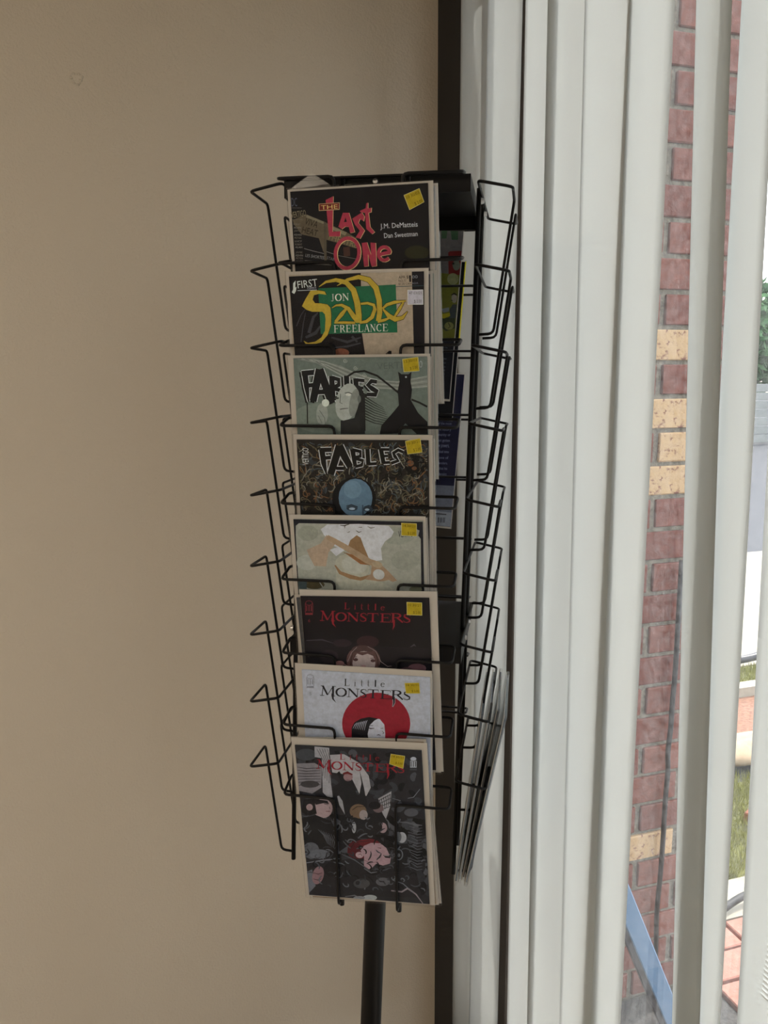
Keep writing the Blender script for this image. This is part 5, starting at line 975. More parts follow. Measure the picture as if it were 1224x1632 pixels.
   ('p',(66,64,64),[(-18.2,84.6),(-18.8,82.2),(-20.4,80.0),(-22.6,78.2),(-25.4,76.9),(-28.5,76.3),(-31.5,76.5),(-34.2,77.3),(-36.2,78.8),(-37.5,80.8),(-37.8,83.1),(-37.1,85.4),(-35.6,87.6),(-33.3,89.4),(-30.5,90.7),(-27.4,91.3),(-24.4,91.1),(-21.8,90.3),(-19.7,88.8),(-18.5,86.8)]),
   ('s',(112,108,106),[(-84.4,56.0,1.07),(-62.4,61.5,1.42),(-40.7,66.0,0.89)]),
   ('p',(32,31,32),[(-83.3,49.4),(-62.5,60.5),(-39.3,62.4),(-16.0,69.8),(5.6,52.8),(15.1,49.9),(31.7,58.7),(54.9,75.4),(66.7,57.8),(72.6,13.3),(-85.6,2.9)]),
   ('p',(24,23,24),[(-35.6,112.8),(12.3,108.9),(24.2,95.1),(-14.2,96.0),(-36.6,77.6)]),
   ('p',(84,26,30),[(21.0,93.1),(20.6,88.3),(18.0,83.2),(13.4,78.2),(7.2,73.9),(0.2,70.6),(-7.1,68.7),(-14.0,68.4),(-19.6,69.7),(-23.5,72.5),(-25.4,76.6),(-24.9,81.4),(-22.1,86.5),(-17.4,91.5),(-11.3,95.8),(-4.2,99.0),(3.0,100.8),(9.8,101.1),(15.3,99.8),(19.2,97.0)]),
   ('p',(70,22,26),[(-5.3,83.7),(-6.1,79.6),(-7.7,75.9),(-10.0,72.8),(-12.9,70.7),(-16.0,69.8),(-18.9,70.2),(-21.5,71.9),(-23.5,74.6),(-24.6,78.2),(-24.8,82.2),(-24.1,86.3),(-22.4,90.0),(-20.1,93.1),(-17.2,95.1),(-14.2,96.0),(-11.2,95.5),(-8.6,93.9),(-6.7,91.2),(-5.5,87.7)]),
   ('p',(146,116,114),[(-7.1,81.7),(-1.7,89.5),(8.2,94.8),(21.0,95.2),(28.6,88.1),(31.3,80.0),(33.8,73.7),(32.0,64.3),(22.2,60.2),(13.5,62.8),(3.9,51.8),(-3.8,57.7),(-2.8,72.7)]),
   ('p',(150,122,118),[(-3.5,73.8),(-4.1,72.3),(-5.1,71.1),(-6.5,70.2),(-8.2,69.7),(-9.9,69.6),(-11.5,70.1),(-12.9,71.0),(-13.8,72.2),(-14.3,73.6),(-14.2,75.2),(-13.6,76.6),(-12.6,77.9),(-11.1,78.8),(-9.5,79.3),(-7.8,79.3),(-6.2,78.9),(-4.8,78.0),(-3.9,76.8),(-3.4,75.3)]),
   ('s',(80,50,48),[(-10.8,74.3,0.69),(-7.4,76.5,1.04),(-5.7,73.4,0.69)]),
   ('p',(22,16,18),[(23.2,77.0),(27.9,77.0),(33.7,77.4),(32.8,72.7),(26.1,73.1)]),
   ('s',(150,140,134),[(24.4,76.0,0.68),(32.7,76.2,0.86)]),
   ('s',(70,40,42),[(16.6,88.1,0.68),(21.4,87.2,1.2)]),
   ('s',(116,86,86),[(-3.2,67.1,1.04),(4.6,63.1,1.38),(16.1,65.8,0.87)]),
   ('s',(40,24,26),[(8.4,98.0,0.68),(-14.3,94.1,1.19),(-21.6,82.4,0.85)]),
   ('p',(136,112,108),[(31.4,119.7),(30.9,117.2),(30.0,114.9),(28.6,113.0),(27.0,111.8),(25.2,111.3),(23.4,111.5),(21.9,112.5),(20.7,114.2),(20.1,116.4),(19.9,118.9),(20.4,121.4),(21.3,123.7),(22.7,125.5),(24.3,126.7),(26.1,127.3),(27.9,127.0),(29.4,126.0),(30.5,124.3),(31.2,122.1)]),
   ('p',(26,25,26),[(24.9,120.7),(24.5,118.0),(23.4,115.5),(21.9,113.4),(20.0,112.0),(18.0,111.5),(16.1,111.8),(14.4,112.9),(13.1,114.7),(12.4,117.1),(12.2,119.8),(12.7,122.5),(13.7,125.0),(15.3,127.0),(17.1,128.4),(19.1,128.9),(21.0,128.7),(22.7,127.5),(24.0,125.7),(24.8,123.3)]),
   ('p',(142,137,132),[(56.5,106.6),(56.0,104.0),(55.0,101.6),(53.5,99.6),(51.7,98.3),(49.7,97.7),(47.8,98.0),(46.1,99.1),(44.8,100.8),(44.0,103.1),(43.8,105.7),(44.3,108.3),(45.3,110.7),(46.8,112.6),(48.6,114.0),(50.6,114.5),(52.5,114.2),(54.2,113.2),(55.5,111.4),(56.3,109.2)]),
   ('p',(90,88,86),[(49.9,107.0),(49.5,104.5),(48.8,102.2),(47.7,100.4),(46.4,99.2),(45.0,98.7),(43.7,99.0),(42.5,100.0),(41.6,101.7),(41.1,103.9),(41.0,106.4),(41.4,108.9),(42.1,111.2),(43.2,113.0),(44.5,114.2),(45.9,114.7),(47.2,114.4),(48.4,113.4),(49.3,111.7),(49.8,109.5)]),
   ('p',(27,27,28),[(38.5,94.3),(57.6,97.6),(64.4,76.1),(60.1,53.6),(36.1,51.6)]),
   ('s',(96,94,92),[(49.9,79.6,1.53),(49.2,76.0,1.53),(47.6,73.1,1.53),(45.5,71.3,1.53),(43.2,71.2,1.53),(41.3,72.6,1.53),(40.0,75.3,1.53),(39.7,78.8,1.53),(40.4,82.4,1.53),(41.9,85.3,1.53),(44.1,87.0,1.53),(46.3,87.2,1.53),(48.3,85.8,1.53),(49.6,83.1,1.53),(49.9,79.6,1.53)]),
   ('p',(90,88,86),[(46.6,78.4),(46.5,77.5),(46.2,76.7),(45.7,76.0),(45.2,75.5),(44.6,75.3),(44.0,75.4),(43.5,75.8),(43.1,76.4),(42.9,77.2),(42.8,78.1),(43.0,79.1),(43.3,79.9),(43.7,80.6),(44.3,81.0),(44.9,81.2),(45.5,81.1),(46.0,80.8),(46.4,80.1),(46.6,79.3)]),
   ('p',(130,126,122),[(-10.6,117.3),(-10.9,114.6),(-11.5,112.1),(-12.3,110.1),(-13.2,108.8),(-14.1,108.3),(-15.0,108.6),(-15.7,109.8),(-16.2,111.7),(-16.5,114.2),(-16.4,116.9),(-16.1,119.6),(-15.5,122.1),(-14.7,124.1),(-13.8,125.4),(-12.9,125.9),(-12.0,125.5),(-11.3,124.3),(-10.8,122.4),(-10.6,120.0)]),
   ('p',(88,87,88),[(-85.7,41.6),(-77.0,46.1),(-74.2,19.5),(-85.3,6.9)]),
   ('p',(120,90,88),[(-61.8,35.4),(-63.6,30.9),(-65.9,27.0),(-68.6,24.1),(-71.4,22.5),(-74.0,22.3),(-76.1,23.6),(-77.6,26.2),(-78.2,29.9),(-78.0,34.2),(-77.0,38.9),(-75.2,43.4),(-72.8,47.3),(-70.1,50.1),(-67.4,51.7),(-64.8,51.9),(-62.7,50.6),(-61.3,48.1),(-60.6,44.4),(-60.8,40.1)]),
   ('s',(66,44,44),[(-74.9,40.5,0.71),(-69.2,39.1,1.25),(-63.2,41.5,0.71)]),
   ('s',(66,44,44),[(-76.2,30.8,0.72),(-70.0,29.4,1.25),(-64.8,31.8,0.72)]),
   ('p',(26,25,26),[(-37.0,49.4),(-37.8,45.8),(-39.7,42.4),(-42.5,39.7),(-45.9,37.8),(-49.5,36.9),(-53.0,37.2),(-56.2,38.5),(-58.6,40.9),(-60.0,44.0),(-60.2,47.5),(-59.4,51.0),(-57.5,54.4),(-54.7,57.1),(-51.4,59.0),(-47.7,59.8),(-44.2,59.6),(-41.1,58.2),(-38.7,55.9),(-37.3,52.8)]),
   ('s',(78,76,76),[(-33.6,74.1,0.7),(-16.2,66.1,1.74),(3.8,50.8,1.04)]),
   ('s',(100,96,94),[(-4.1,53.9,0.87),(5.2,47.2,1.74),(13.5,49.7,0.87)]),
   ('p',(62,58,55),[(2.5,29.9),(1.8,27.5),(0.0,25.2),(-2.6,23.3),(-5.9,21.9),(-9.5,21.2),(-13.0,21.3),(-16.2,22.1),(-18.6,23.6),(-20.1,25.6),(-20.5,27.9),(-19.8,30.4),(-18.0,32.6),(-15.3,34.5),(-12.0,35.9),(-8.5,36.6),(-4.9,36.5),(-1.8,35.7),(0.6,34.2),(2.1,32.2)]),
   ('p',(36,34,34),[(-10.2,29.8),(-10.5,28.7),(-11.0,27.7),(-11.9,26.8),(-12.9,26.3),(-14.1,26.0),(-15.2,26.1),(-16.2,26.5),(-16.9,27.2),(-17.4,28.1),(-17.5,29.1),(-17.2,30.2),(-16.6,31.2),(-15.8,32.1),(-14.7,32.6),(-13.6,32.9),(-12.5,32.8),(-11.5,32.4),(-10.8,31.7),(-10.3,30.8)]),
   ('p',(80,76,75),[(30.4,35.1),(29.8,33.0),(28.3,31.0),(26.0,29.3),(23.3,28.0),(20.2,27.5),(17.2,27.5),(14.6,28.3),(12.5,29.6),(11.2,31.4),(10.9,33.5),(11.5,35.6),(13.0,37.7),(15.2,39.3),(18.0,40.5),(21.0,41.1),(24.0,41.1),(26.7,40.3),(28.7,39.0),(30.0,37.2)]),
   ('s',(128,112,108),[(31.2,21.0,1.74),(45.7,20.4,2.44),(54.0,26.8,3.14),(64.8,18.3,2.09),(73.7,3.9,1.05)]),
   ('s',(104,100,98),[(33.8,38.3,0.69),(48.0,33.8,1.38),(61.7,19.9,1.04)]),
   ('p',(140,138,130),[(10.9,7.7),(10.3,6.3),(8.9,4.8),(6.6,3.6),(3.8,2.7),(0.8,2.2),(-2.3,2.2),(-5.0,2.6),(-7.1,3.4),(-8.5,4.6),(-8.8,6.0),(-8.3,7.4),(-6.8,8.9),(-4.5,10.1),(-1.7,11.0),(1.3,11.5),(4.4,11.5),(7.1,11.1),(9.2,10.3),(10.5,9.1)]),
   ('p',(110,108,104),[(-5.5,6.3),(-6.0,5.4),(-7.2,4.5),(-9.1,3.8),(-11.4,3.2),(-14.0,2.8),(-16.5,2.7),(-18.8,2.9),(-20.6,3.3),(-21.8,4.0),(-22.1,4.8),(-21.6,5.6),(-20.4,6.5),(-18.5,7.3),(-16.2,7.9),(-13.6,8.2),(-11.1,8.3),(-8.8,8.1),(-7.0,7.7),(-5.9,7.1)]),
   ('s',(96,92,90),[(-33.6,5.7,0.71),(-20.2,8.8,1.78),(-7.4,3.2,0.89)]),
   ('s',(96,93,92),[(59.1,128.4,0.5),(71.5,125.7,1.0),(78.5,127.3,0.33)]),
   ('s',(96,93,92),[(61.3,124.3,0.5),(71.3,121.2,1.0),(78.3,122.8,0.33)]),
   ('s',(96,93,92),[(63.4,120.1,0.5),(71.0,116.7,1.0),(78.1,118.3,0.33)]),
   ('s',(96,93,92),[(58.5,115.4,0.5),(70.8,112.2,1.0),(77.9,113.7,0.33)]),
   ('s',(96,93,92),[(60.6,111.2,0.5),(70.6,107.6,1.0),(77.7,109.2,0.33)]),
   ('s',(96,93,92),[(62.8,107.0,0.5),(70.4,103.1,1.0),(77.5,104.7,0.33)]),
   ('s',(96,93,92),[(57.8,102.3,0.5),(70.2,98.5,1.01),(77.3,100.1,0.34)]),
   ('s',(96,93,92),[(60.0,98.1,0.5),(70.0,93.9,1.01),(77.1,95.6,0.34)]),
   ('s',(96,93,92),[(62.1,93.9,0.5),(69.8,89.4,1.01),(76.9,91.0,0.34)]),
   ('s',(96,93,92),[(57.2,89.1,0.51),(69.5,84.8,1.01),(76.7,86.4,0.34)]),
   ('s',(96,93,92),[(59.3,84.9,0.51),(69.3,80.2,1.01),(76.5,81.8,0.34)]),
   ('s',(96,93,92),[(61.5,80.7,0.51),(69.1,75.6,1.01),(76.3,77.2,0.34)]),
   ('s',(96,93,92),[(56.5,75.9,0.51),(68.9,71.0,1.02),(76.1,72.6,0.34)]),
   ('s',(96,93,92),[(58.7,71.6,0.51),(68.7,66.3,1.02),(75.8,68.0,0.34)]),
   ('s',(96,93,92),[(60.8,67.4,0.51),(68.5,61.7,1.02),(75.6,63.4,0.34)]),
   ('s',(96,93,92),[(55.8,62.5,0.51),(68.2,57.0,1.02),(75.4,58.7,0.34)]),
   ('s',(76,74,74),[(-63.3,110.9,0.52),(-55.9,102.2,1.39),(-52.0,89.5,0.52)]),
   ('s',(76,74,74),[(-59.8,109.6,0.52),(-53.1,100.1,1.38),(-50.5,88.1,0.52)]),
   ('s',(76,74,74),[(-56.4,108.4,0.52),(-50.3,98.1,1.38),(-48.9,86.7,0.52)]),
   ('s',(76,74,74),[(-52.9,107.2,0.52),(-47.5,96.1,1.38),(-47.4,85.3,0.52)]),
   ('s',(76,74,74),[(-49.4,105.9,0.52),(-44.8,94.1,1.38),(-45.9,84.0,0.52)]),
   ('s',(76,74,74),[(-45.9,104.7,0.52),(-42.0,92.1,1.38),(-44.3,82.6,0.52)]),
   ('s',(76,74,74),[(-42.4,103.5,0.52),(-39.2,90.0,1.38),(-42.8,81.2,0.52)]),
   ('x',[(64,63,63),(20,20,21),(84,82,81),(44,43,44)],150,(-88.6,135.9),(86.0,19.2),13.6,1.36,3),
  ],
  title=[
   ('t',(124,26,34),'L',(-25.5,219.1),(-17.9,219.3),(-24.7,228.1),'serif'),
   ('t',(124,26,34),'i',(-12.4,219.4),(-10.0,219.4),(-11.6,228.0),'serif'),
   ('t',(124,26,34),'t',(-4.5,219.5),(-0.7,219.6),(-3.7,228.1),'serif'),
   ('t',(124,26,34),'t',(4.1,219.7),(7.9,219.8),(4.9,228.3),'serif'),
   ('t',(124,26,34),'l',(13.7,219.9),(16.4,220.0),(14.4,228.5),'serif'),
   ('t',(124,26,34),'e',(21.9,220.1),(27.0,220.2),(22.3,225.7),'serif'),
   ('t',(124,26,34),'M',(-58.4,203.9),(-38.1,203.8),(-56.6,218.1),'serif'),
   ('t',(124,26,34),'O',(-38.1,203.8),(-22.9,203.8),(-36.6,216.1),'serif'),
   ('t',(124,26,34),'N',(-23.2,203.8),(-6.6,203.8),(-21.7,216.1),'serif'),
   ('t',(124,26,34),'S',(-7.0,203.8),(3.7,203.7),(-5.6,216.0),'serif'),
   ('t',(124,26,34),'T',(3.0,203.7),(18.1,203.7),(4.4,215.9),'serif'),
   ('t',(124,26,34),'E',(19.1,203.7),(34.5,203.6),(20.4,215.9),'serif'),
   ('t',(124,26,34),'R',(32.8,203.6),(50.4,203.6),(34.1,216.4),'serif'),
   ('t',(124,26,34),'S',(48.4,203.6),(59.8,203.6),(49.6,215.7),'serif'),
   ('s',(124,26,34),[(-41.4,207.4,3.29),(-41.2,200.3,2.38),(-37.7,195.7,0.33)]),
   ('s',(124,26,34),[(37.7,207.1,2.86),(37.6,199.3,2.14),(35.6,193.9,0.32)]),
   ('p',(152,149,146),[(75.9,225.3),(75.6,224.4),(74.9,223.5),(73.9,222.8),(72.7,222.3),(71.3,222.1),(70.0,222.2),(68.8,222.6),(67.8,223.2),(67.2,224.0),(67.0,224.9),(67.3,225.8),(68.0,226.6),(69.0,227.3),(70.2,227.8),(71.6,228.0),(73.0,227.9),(74.2,227.6),(75.1,227.0),(75.7,226.2)]),
   ('p',(152,149,146),[(66.9,222.1),(75.7,222.5),(75.3,212.7),(66.4,212.2)]),
   ('p',(152,149,146),[(66.4,211.0),(75.2,211.5),(75.1,208.7),(66.2,208.3)]),
   ('s',(60,58,58),[(75.5,225.3,0.64),(75.1,223.9,0.64),(73.9,222.7,0.64),(72.2,222.1,0.64),(70.4,222.0,0.64),(68.8,222.5,0.64),(67.7,223.5,0.64),(67.4,224.9,0.64),(67.9,226.3,0.64),(69.1,227.4,0.64),(70.7,228.1,0.64),(72.5,228.2,0.64),(74.1,227.7,0.64),(75.2,226.6,0.64),(75.5,225.3,0.64)]),
   ('s',(60,58,58),[(67.0,224.1,0.64),(66.4,211.4,0.64)]),
   ('s',(60,58,58),[(75.8,224.5,0.64),(75.2,211.9,0.64)]),
   ('t',(60,58,58),'III',(67.5,213.5),(74.3,213.8),(67.9,221.4),'sans'),
   ('p',(60,58,58),[(66.4,211.0),(75.2,211.5),(75.1,208.7),(66.2,208.3)]),
  ],
  over=[
  ],
  stk=[([(43.0,230.7),(60.4,228.5),(57.2,210.9),(40.3,216.4)],(150,124,24),'14 30/21','$ 2.00')],
 ),
 'adback': dict(  # inks darkened to carry the shade inside the rack
  M=[[0.88442,0.45014,0.12323,0.39937],[-0.46213,0.88153,0.09666,1.21199],[-0.06512,-0.14243,0.98766,1.56944]],
  W=0.172,
  H=0.265,
  cov=(-85.0,85.0,263.5),
  base=(80,73,66),
  art=[
   ('p',(80,73,66),[(38.4,277.8),(86.4,279.0),(89.7,198.5),(47.6,196.9)]),
   ('p',(43,63,41),[(50.5,263.8),(60.1,264.1),(59.3,251.6),(52.1,251.4)]),
   ('p',(43,63,41),[(64.9,264.2),(76.9,264.5),(77.5,250.3),(67.9,250.0)]),
   ('p',(84,23,20),[(64.1,230.3),(66.6,232.2),(85.5,233.4),(84.6,194.1),(67.9,192.9)]),
   ('p',(80,79,63),[(84.1,211.4),(84.1,208.8),(83.5,206.4),(82.3,204.6),(80.8,203.3),(79.1,202.9),(77.3,203.2),(75.6,204.3),(74.2,206.1),(73.1,208.4),(72.6,211.0),(72.7,213.5),(73.3,215.9),(74.4,217.8),(75.9,219.0),(77.7,219.5),(79.5,219.1),(81.2,218.0),(82.6,216.2),(83.6,213.9)]),
   ('p',(21,20,18),[(75.3,213.4),(75.3,212.9),(75.0,212.4),(74.6,212.1),(74.1,211.8),(73.5,211.7),(72.9,211.8),(72.4,212.0),(71.9,212.3),(71.6,212.8),(71.5,213.3),(71.5,213.8),(71.8,214.3),(72.2,214.7),(72.7,214.9),(73.3,215.0),(73.9,215.0),(74.4,214.7),(74.9,214.4),(75.2,213.9)]),
   ('p',(80,77,25),[(47.5,198.7),(85.7,196.0),(85.7,96.4),(56.2,94.9)]),
   ('p',(108,102,64),[(83.8,189.9),(83.6,187.2),(82.5,184.6),(80.7,182.6),(78.3,181.2),(75.6,180.7),(72.7,181.0),(70.1,182.2),(68.0,184.1),(66.5,186.5),(65.8,189.3),(66.0,192.0),(67.1,194.6),(68.9,196.6),(71.3,198.0),(74.1,198.5),(76.9,198.2),(79.5,197.0),(81.6,195.1),(83.1,192.7)]),
   ('p',(108,99,100),[(46.4,196.9),(53.9,194.8),(61.0,146.7),(50.7,146.2)]),
   ('p',(61,63,20),[(53.1,146.3),(60.4,146.6),(65.6,112.8),(63.6,107.9),(56.4,107.5)]),
   ('p',(36,41,25),[(63.1,128.2),(83.3,131.5),(84.3,113.6),(70.9,108.2),(64.4,112.7)]),
   ('p',(43,46,44),[(73.9,143.0),(78.1,150.4),(84.1,150.6),(84.1,129.2),(73.9,128.7)]),
   ('p',(115,102,84),[(83.8,160.2),(83.8,157.9),(83.3,155.8),(82.5,154.1),(81.4,153.0),(80.1,152.6),(78.7,152.9),(77.5,153.9),(76.4,155.5),(75.6,157.5),(75.2,159.8),(75.2,162.1),(75.6,164.2),(76.4,165.8),(77.6,166.9),(78.9,167.4),(80.2,167.1),(81.5,166.1),(82.6,164.5),(83.4,162.4)]),
   ('s',(20,17,15),[(74.3,164.5,1.2),(78.5,167.3,2.87),(83.2,164.9,1.92)]),
   ('p',(129,115,21),[(60.2,134.1),(74.4,137.1),(75.4,132.4),(65.6,127.7),(60.6,129.3)]),
   ('p',(93,93,86),[(60.7,142.5),(72.5,145.4),(73.0,139.4),(64.8,136.7)]),
   ('s',(20,17,15),[(74.9,157.2,0.72),(77.2,156.1,1.44)]),
   ('p',(100,93,50),[(82.2,117.1),(82.0,115.3),(81.1,113.6),(79.6,112.2),(77.7,111.2),(75.5,110.8),(73.2,111.0),(71.1,111.8),(69.4,113.0),(68.2,114.6),(67.7,116.4),(67.9,118.3),(68.8,120.0),(70.3,121.4),(72.2,122.4),(74.5,122.7),(76.7,122.6),(78.8,121.8),(80.5,120.6),(81.6,119.0)]),
   ('s',(28,25,21),[(73.4,121.5,0.96),(76.9,115.7,1.2),(73.5,113.1,0.96)]),
   ('p',(17,18,22),[(56.3,94.3),(86.4,95.8),(85.4,-6.2),(64.9,-7.5)]),
  ],
  title=[
   ('t',(89,89,90),'you to the',(62.9,81.5),(75.6,81.8),(62.8,83.8),'sans'),
   ('t',(89,89,90),'somehow',(66.5,75.9),(75.0,76.0),(66.4,78.2),'sans'),
   ('t',(89,89,90),'beautiful',(63.6,64.3),(75.2,64.5),(63.5,66.6),'sans'),
   ('t',(89,89,90),'they',(66.0,58.2),(74.9,58.3),(65.9,60.5),'sans'),
   ('t',(89,89,90),'plain you',(65.4,52.1),(74.7,52.2),(65.3,54.4),'sans'),
   ('t',(89,89,90),'go will',(65.5,46.3),(74.4,46.4),(65.4,48.6),'sans'),
   ('t',(89,89,90),'over a',(66.3,41.0),(74.4,41.0),(66.2,43.3),'sans'),
   ('t',(89,89,90),'mind.',(66.4,35.2),(74.2,35.3),(66.3,37.5),'sans'),
   ('t',(89,89,90),'well,',(66.5,29.8),(73.8,29.9),(66.4,32.1),'sans'),
  ],
  over=[
  ],
  stk=[],
 ),
 'blueback': dict(  # these inks also hold the shade inside the rack
  M=[[0.88353,0.45014,0.1294,0.4003],[-0.4628,0.88153,0.09343,1.20675],[-0.07202,-0.14243,0.98718,1.36751]],
  W=0.172,
  H=0.248,
  cov=(-85.0,85.0,246.5),
  base=(25,24,40),
  art=[
   ('p',(89,88,91),[(45.0,67.6),(84.9,69.2),(87.1,-2.8),(51.7,-6.2)]),
   ('p',(120,118,116),[(56.3,26.4),(84.5,26.3),(85.4,-0.9),(57.2,-0.7)]),
   ('p',(32,30,32),[(63.9,16.8),(65.1,16.9),(65.5,8.0),(64.3,7.9)]),
   ('p',(35,33,35),[(65.5,16.6),(65.9,16.6),(66.3,8.3),(65.9,8.3)]),
   ('p',(35,33,35),[(67.1,16.7),(67.8,16.8),(68.2,8.5),(67.5,8.4)]),
   ('p',(35,33,35),[(68.7,16.9),(69.7,17.0),(70.1,8.7),(69.0,8.6)]),
   ('p',(35,33,35),[(70.3,17.0),(70.6,17.1),(71.0,8.8),(70.6,8.7)]),
   ('p',(35,33,35),[(71.8,17.2),(72.5,17.2),(72.9,8.9),(72.2,8.9)]),
   ('p',(35,33,35),[(73.4,17.3),(74.4,17.4),(74.8,9.1),(73.8,9.0)]),
   ('p',(35,33,35),[(75.0,17.5),(75.4,17.5),(75.7,9.2),(75.3,9.2)]),
   ('p',(35,33,35),[(59.9,16.8),(60.7,16.9),(61.1,8.2),(60.3,8.1)]),
   ('s',(48,46,48),[(57.5,22.2,1.98),(76.9,22.4,1.98)]),
  ],
  title=[
   ('t',(112,110,120),'next to him,than',(42.4,182.6),(71.2,184.1),(42.1,187.0),'sans'),
   ('t',(112,110,120),'is our defender in',(42.4,174.2),(71.5,175.7),(42.1,178.5),'sans'),
   ('t',(112,110,120),'one of the most',(41.7,164.1),(72.1,165.8),(41.4,168.4),'sans'),
   ('t',(112,110,120),'in the history',(45.0,154.8),(72.1,156.3),(44.7,159.2),'sans'),
   ('t',(112,110,120),'community or',(43.0,146.0),(72.1,147.7),(42.7,150.3),'sans'),
   ('t',(112,110,120),'ving just gotten',(43.4,137.0),(71.8,138.6),(43.1,141.3),'sans'),
   ('t',(112,110,120),'new powers,',(50.1,128.4),(71.8,129.6),(49.9,132.7),'sans'),
   ('t',(112,110,120),'settled into',(49.8,119.3),(71.9,120.5),(49.5,123.6),'sans'),
   ('t',(112,110,120),'as one of',(51.0,109.9),(71.9,111.0),(50.8,114.2),'sans'),
   ('t',(112,110,120),'defenders.',(51.8,101.3),(71.6,102.3),(51.6,105.6),'sans'),
   ('t',(112,110,120),'now that his',(50.3,92.5),(71.6,93.7),(50.0,96.8),'sans'),
   ('t',(112,110,120),'to a derelict',(50.7,83.4),(71.6,84.6),(50.4,87.7),'sans'),
  ],
  over=[
  ],
  stk=[],
 ),
}
def MX(d): return Matrix([list(r) for r in d] + [[0, 0, 0, 1]])
LABELS = {1: 'bagged black comic with pink jagged title letters, topmost on the front of the rack',
 2: 'bagged comic with yellow flowing script over a green panel and a white price sticker',
 3: 'bagged grey-green comic with a pale bald face, block letters and a black long-limbed shape',
 4: 'bagged dark comic with outlined block letters above a blue bald head',
 5: 'bagged cream comic in a black frame with a brown hooded figure and small birds',
 6: 'bagged black comic with red serif title above the top of a child\'s head',
 7: 'bagged pale grey comic with black serif title over a big red disc',
 8: 'bagged dark grey comic crowded with figures, lowest on the front, its whole cover showing'}
SHORT = {1: 'the black comic with pink letters', 2: 'the yellow script comic', 3: 'the grey-green comic', 4: 'the comic with the blue head', 5: 'the cream comic', 6: 'the black comic with red title', 7: 'the pale comic with the red disc', 8: 'the lowest crowded dark comic'}
behind = {1: [(.0035, -.002, .3), (.0065, -.006, -.5)], 2: [(.006, -.004, -.4), (.0095, -.003, -.3)], 3: [(.002, -.004, -.3)], 4: [(.0035, -.006, -.4)], 5: [(.004, -.004, -.6), (.0065, -.006, -.9)], 6: [(-.004, -.007, -1.2)], 7: [(-.001, -.006, .2)], 8: [(.0045, -.006, -1.4), (.0075, -.009, -1.9)]}
pal = [(112, 92, 80), (150, 142, 128), (158, 148, 130), (60, 58, 56), (112, 116, 98), (128, 104, 78)]
random.seed(9); n = 0
for k in range(1, 9):
    d = COMIC_DATA[k]; M = MX(d['M'])
    comic(M, d['W'], d['H'], d['cov'], d['base'], LABELS[k], 'bagged comics on the front of the rack', d['art'], d['title'], d['over'], d['stk'], flap=(k == 1))
    for j, (dx, dzz, rot) in enumerate(behind[k]):
        n += 1
        Mb = M @ Matrix.Translation((dx, .0054 * (j + 1), dzz)) @ Matrix.Rotation(math.radians(rot), 4, 'Y')
        hw = d['W'] / 2 * 1000
        comic(Mb, d['W'], .2525, (-hw + 3, hw - 3, 249), pal[n % 6], ['comic tucked directly behind %s, edge showing', 'rearmost comic in the pocket of %s'][j] % SHORT[k], 'bagged comics tucked behind others')
d = COMIC_DATA['adback']; M = MX(d['M'])
comic(M, d['W'], d['H'], d['cov'], d['base'], 'rear pocket comic with a yellow and white cartoon back page', 'comics in the rear pockets', d['art'], d['title'])
hw = d['W'] / 2 * 1000
t = comic(M @ Matrix.Translation((.0062, .0056, -.030)), d['W'], .25, (-hw + 1, hw - 1, 248), (16, 16, 18), 'black comic with a thin yellow edge standing behind the cartoon back page', 'comics in the rear pockets')
q = slab(hw * .001 - .0012, hw * .001 + .0006, -.0024, -.0002, .13, .249); me = mesh(q, 'spine_edge'); me.materials.append(M_print); paint(me, ink((190, 170, 40))); o = link('spine_edge', me, None, t); tag(o, 'yellow edge')
d = COMIC_DATA['blueback']
comic(MX(d['M']), d['W'], d['H'], d['cov'], d['base'], 'dark blue comic back cover with white text and a barcode, seen through the rack', 'comics in the rear pockets', d['art'], d['title'])
# the fan of comics standing in the lowest pocket of the right face
RL = RM @ Matrix.Translation((0, 0, ZB)) @ Matrix.Rotation(PI / 2, 4, 'Z')
zb = -8 * DZ - H - DROOP + .004
for j in range(4):
    lean = math.radians(7.0 + j * 1.25)
    off = .0016 + j * .0049
    yb = -A_R - off - .01743 * zb
    Mb = RL @ Matrix.Translation((.004 - .00972 * zb + (j % 3 - 1) * .004, yb, zb)) @ Matrix.Rotation(lean, 4, 'X') @ Matrix.Rotation(math.radians((j % 3 - 1) * .9), 4, 'Y')
    comic(Mb, .174, .2625, (-84, 84, 259), [(90, 88, 84), (130, 126, 120), (70, 68, 66), (96, 94, 90)][j],
          'comic in the lowest pocket facing the blind, ' + ['innermost of the fan', 'second of the fan from the rack', 'third of the fan from the rack', 'outermost of the fan'][j], 'comics fanned in the lowest right pocket')

# ------------------------------------------------------------------ outside: brick wing wall
CH = .077855; ZJ = .7324 + CAM_Z    # a bed joint of the photograph, height above the floor
bw0, bw1 = XO, 1.380
wing = None
bm = bmesh.new(); box(bm, bw0, bw1 - .007, YB + .007, YB + .2, -.03, 3.15); wing = tag(obj('wall_outside', bm, M_mortar), kind='structure')
def brick_mesh(l, seed):
    rnd = random.Random(seed); q = bmesh.new(); box(q, 0, l, 0, .09, 0, CH - .0105, .0025)
    for v in q.verts: v.co += Vector((rnd.uniform(-1, 1), rnd.uniform(-1, 1), rnd.uniform(-1, 1))) * .0008
    return mesh(q, 'brick')
BL = .230 - .0105; HB = .115 - .0105
variants = {}
def get(l, m, s):
    key = (round(l, 4), m.name, s)
    if key not in variants:
        me = brick_mesh(l, s); me.materials.append(m); variants[key] = me
    return variants[key]
random.seed(21)
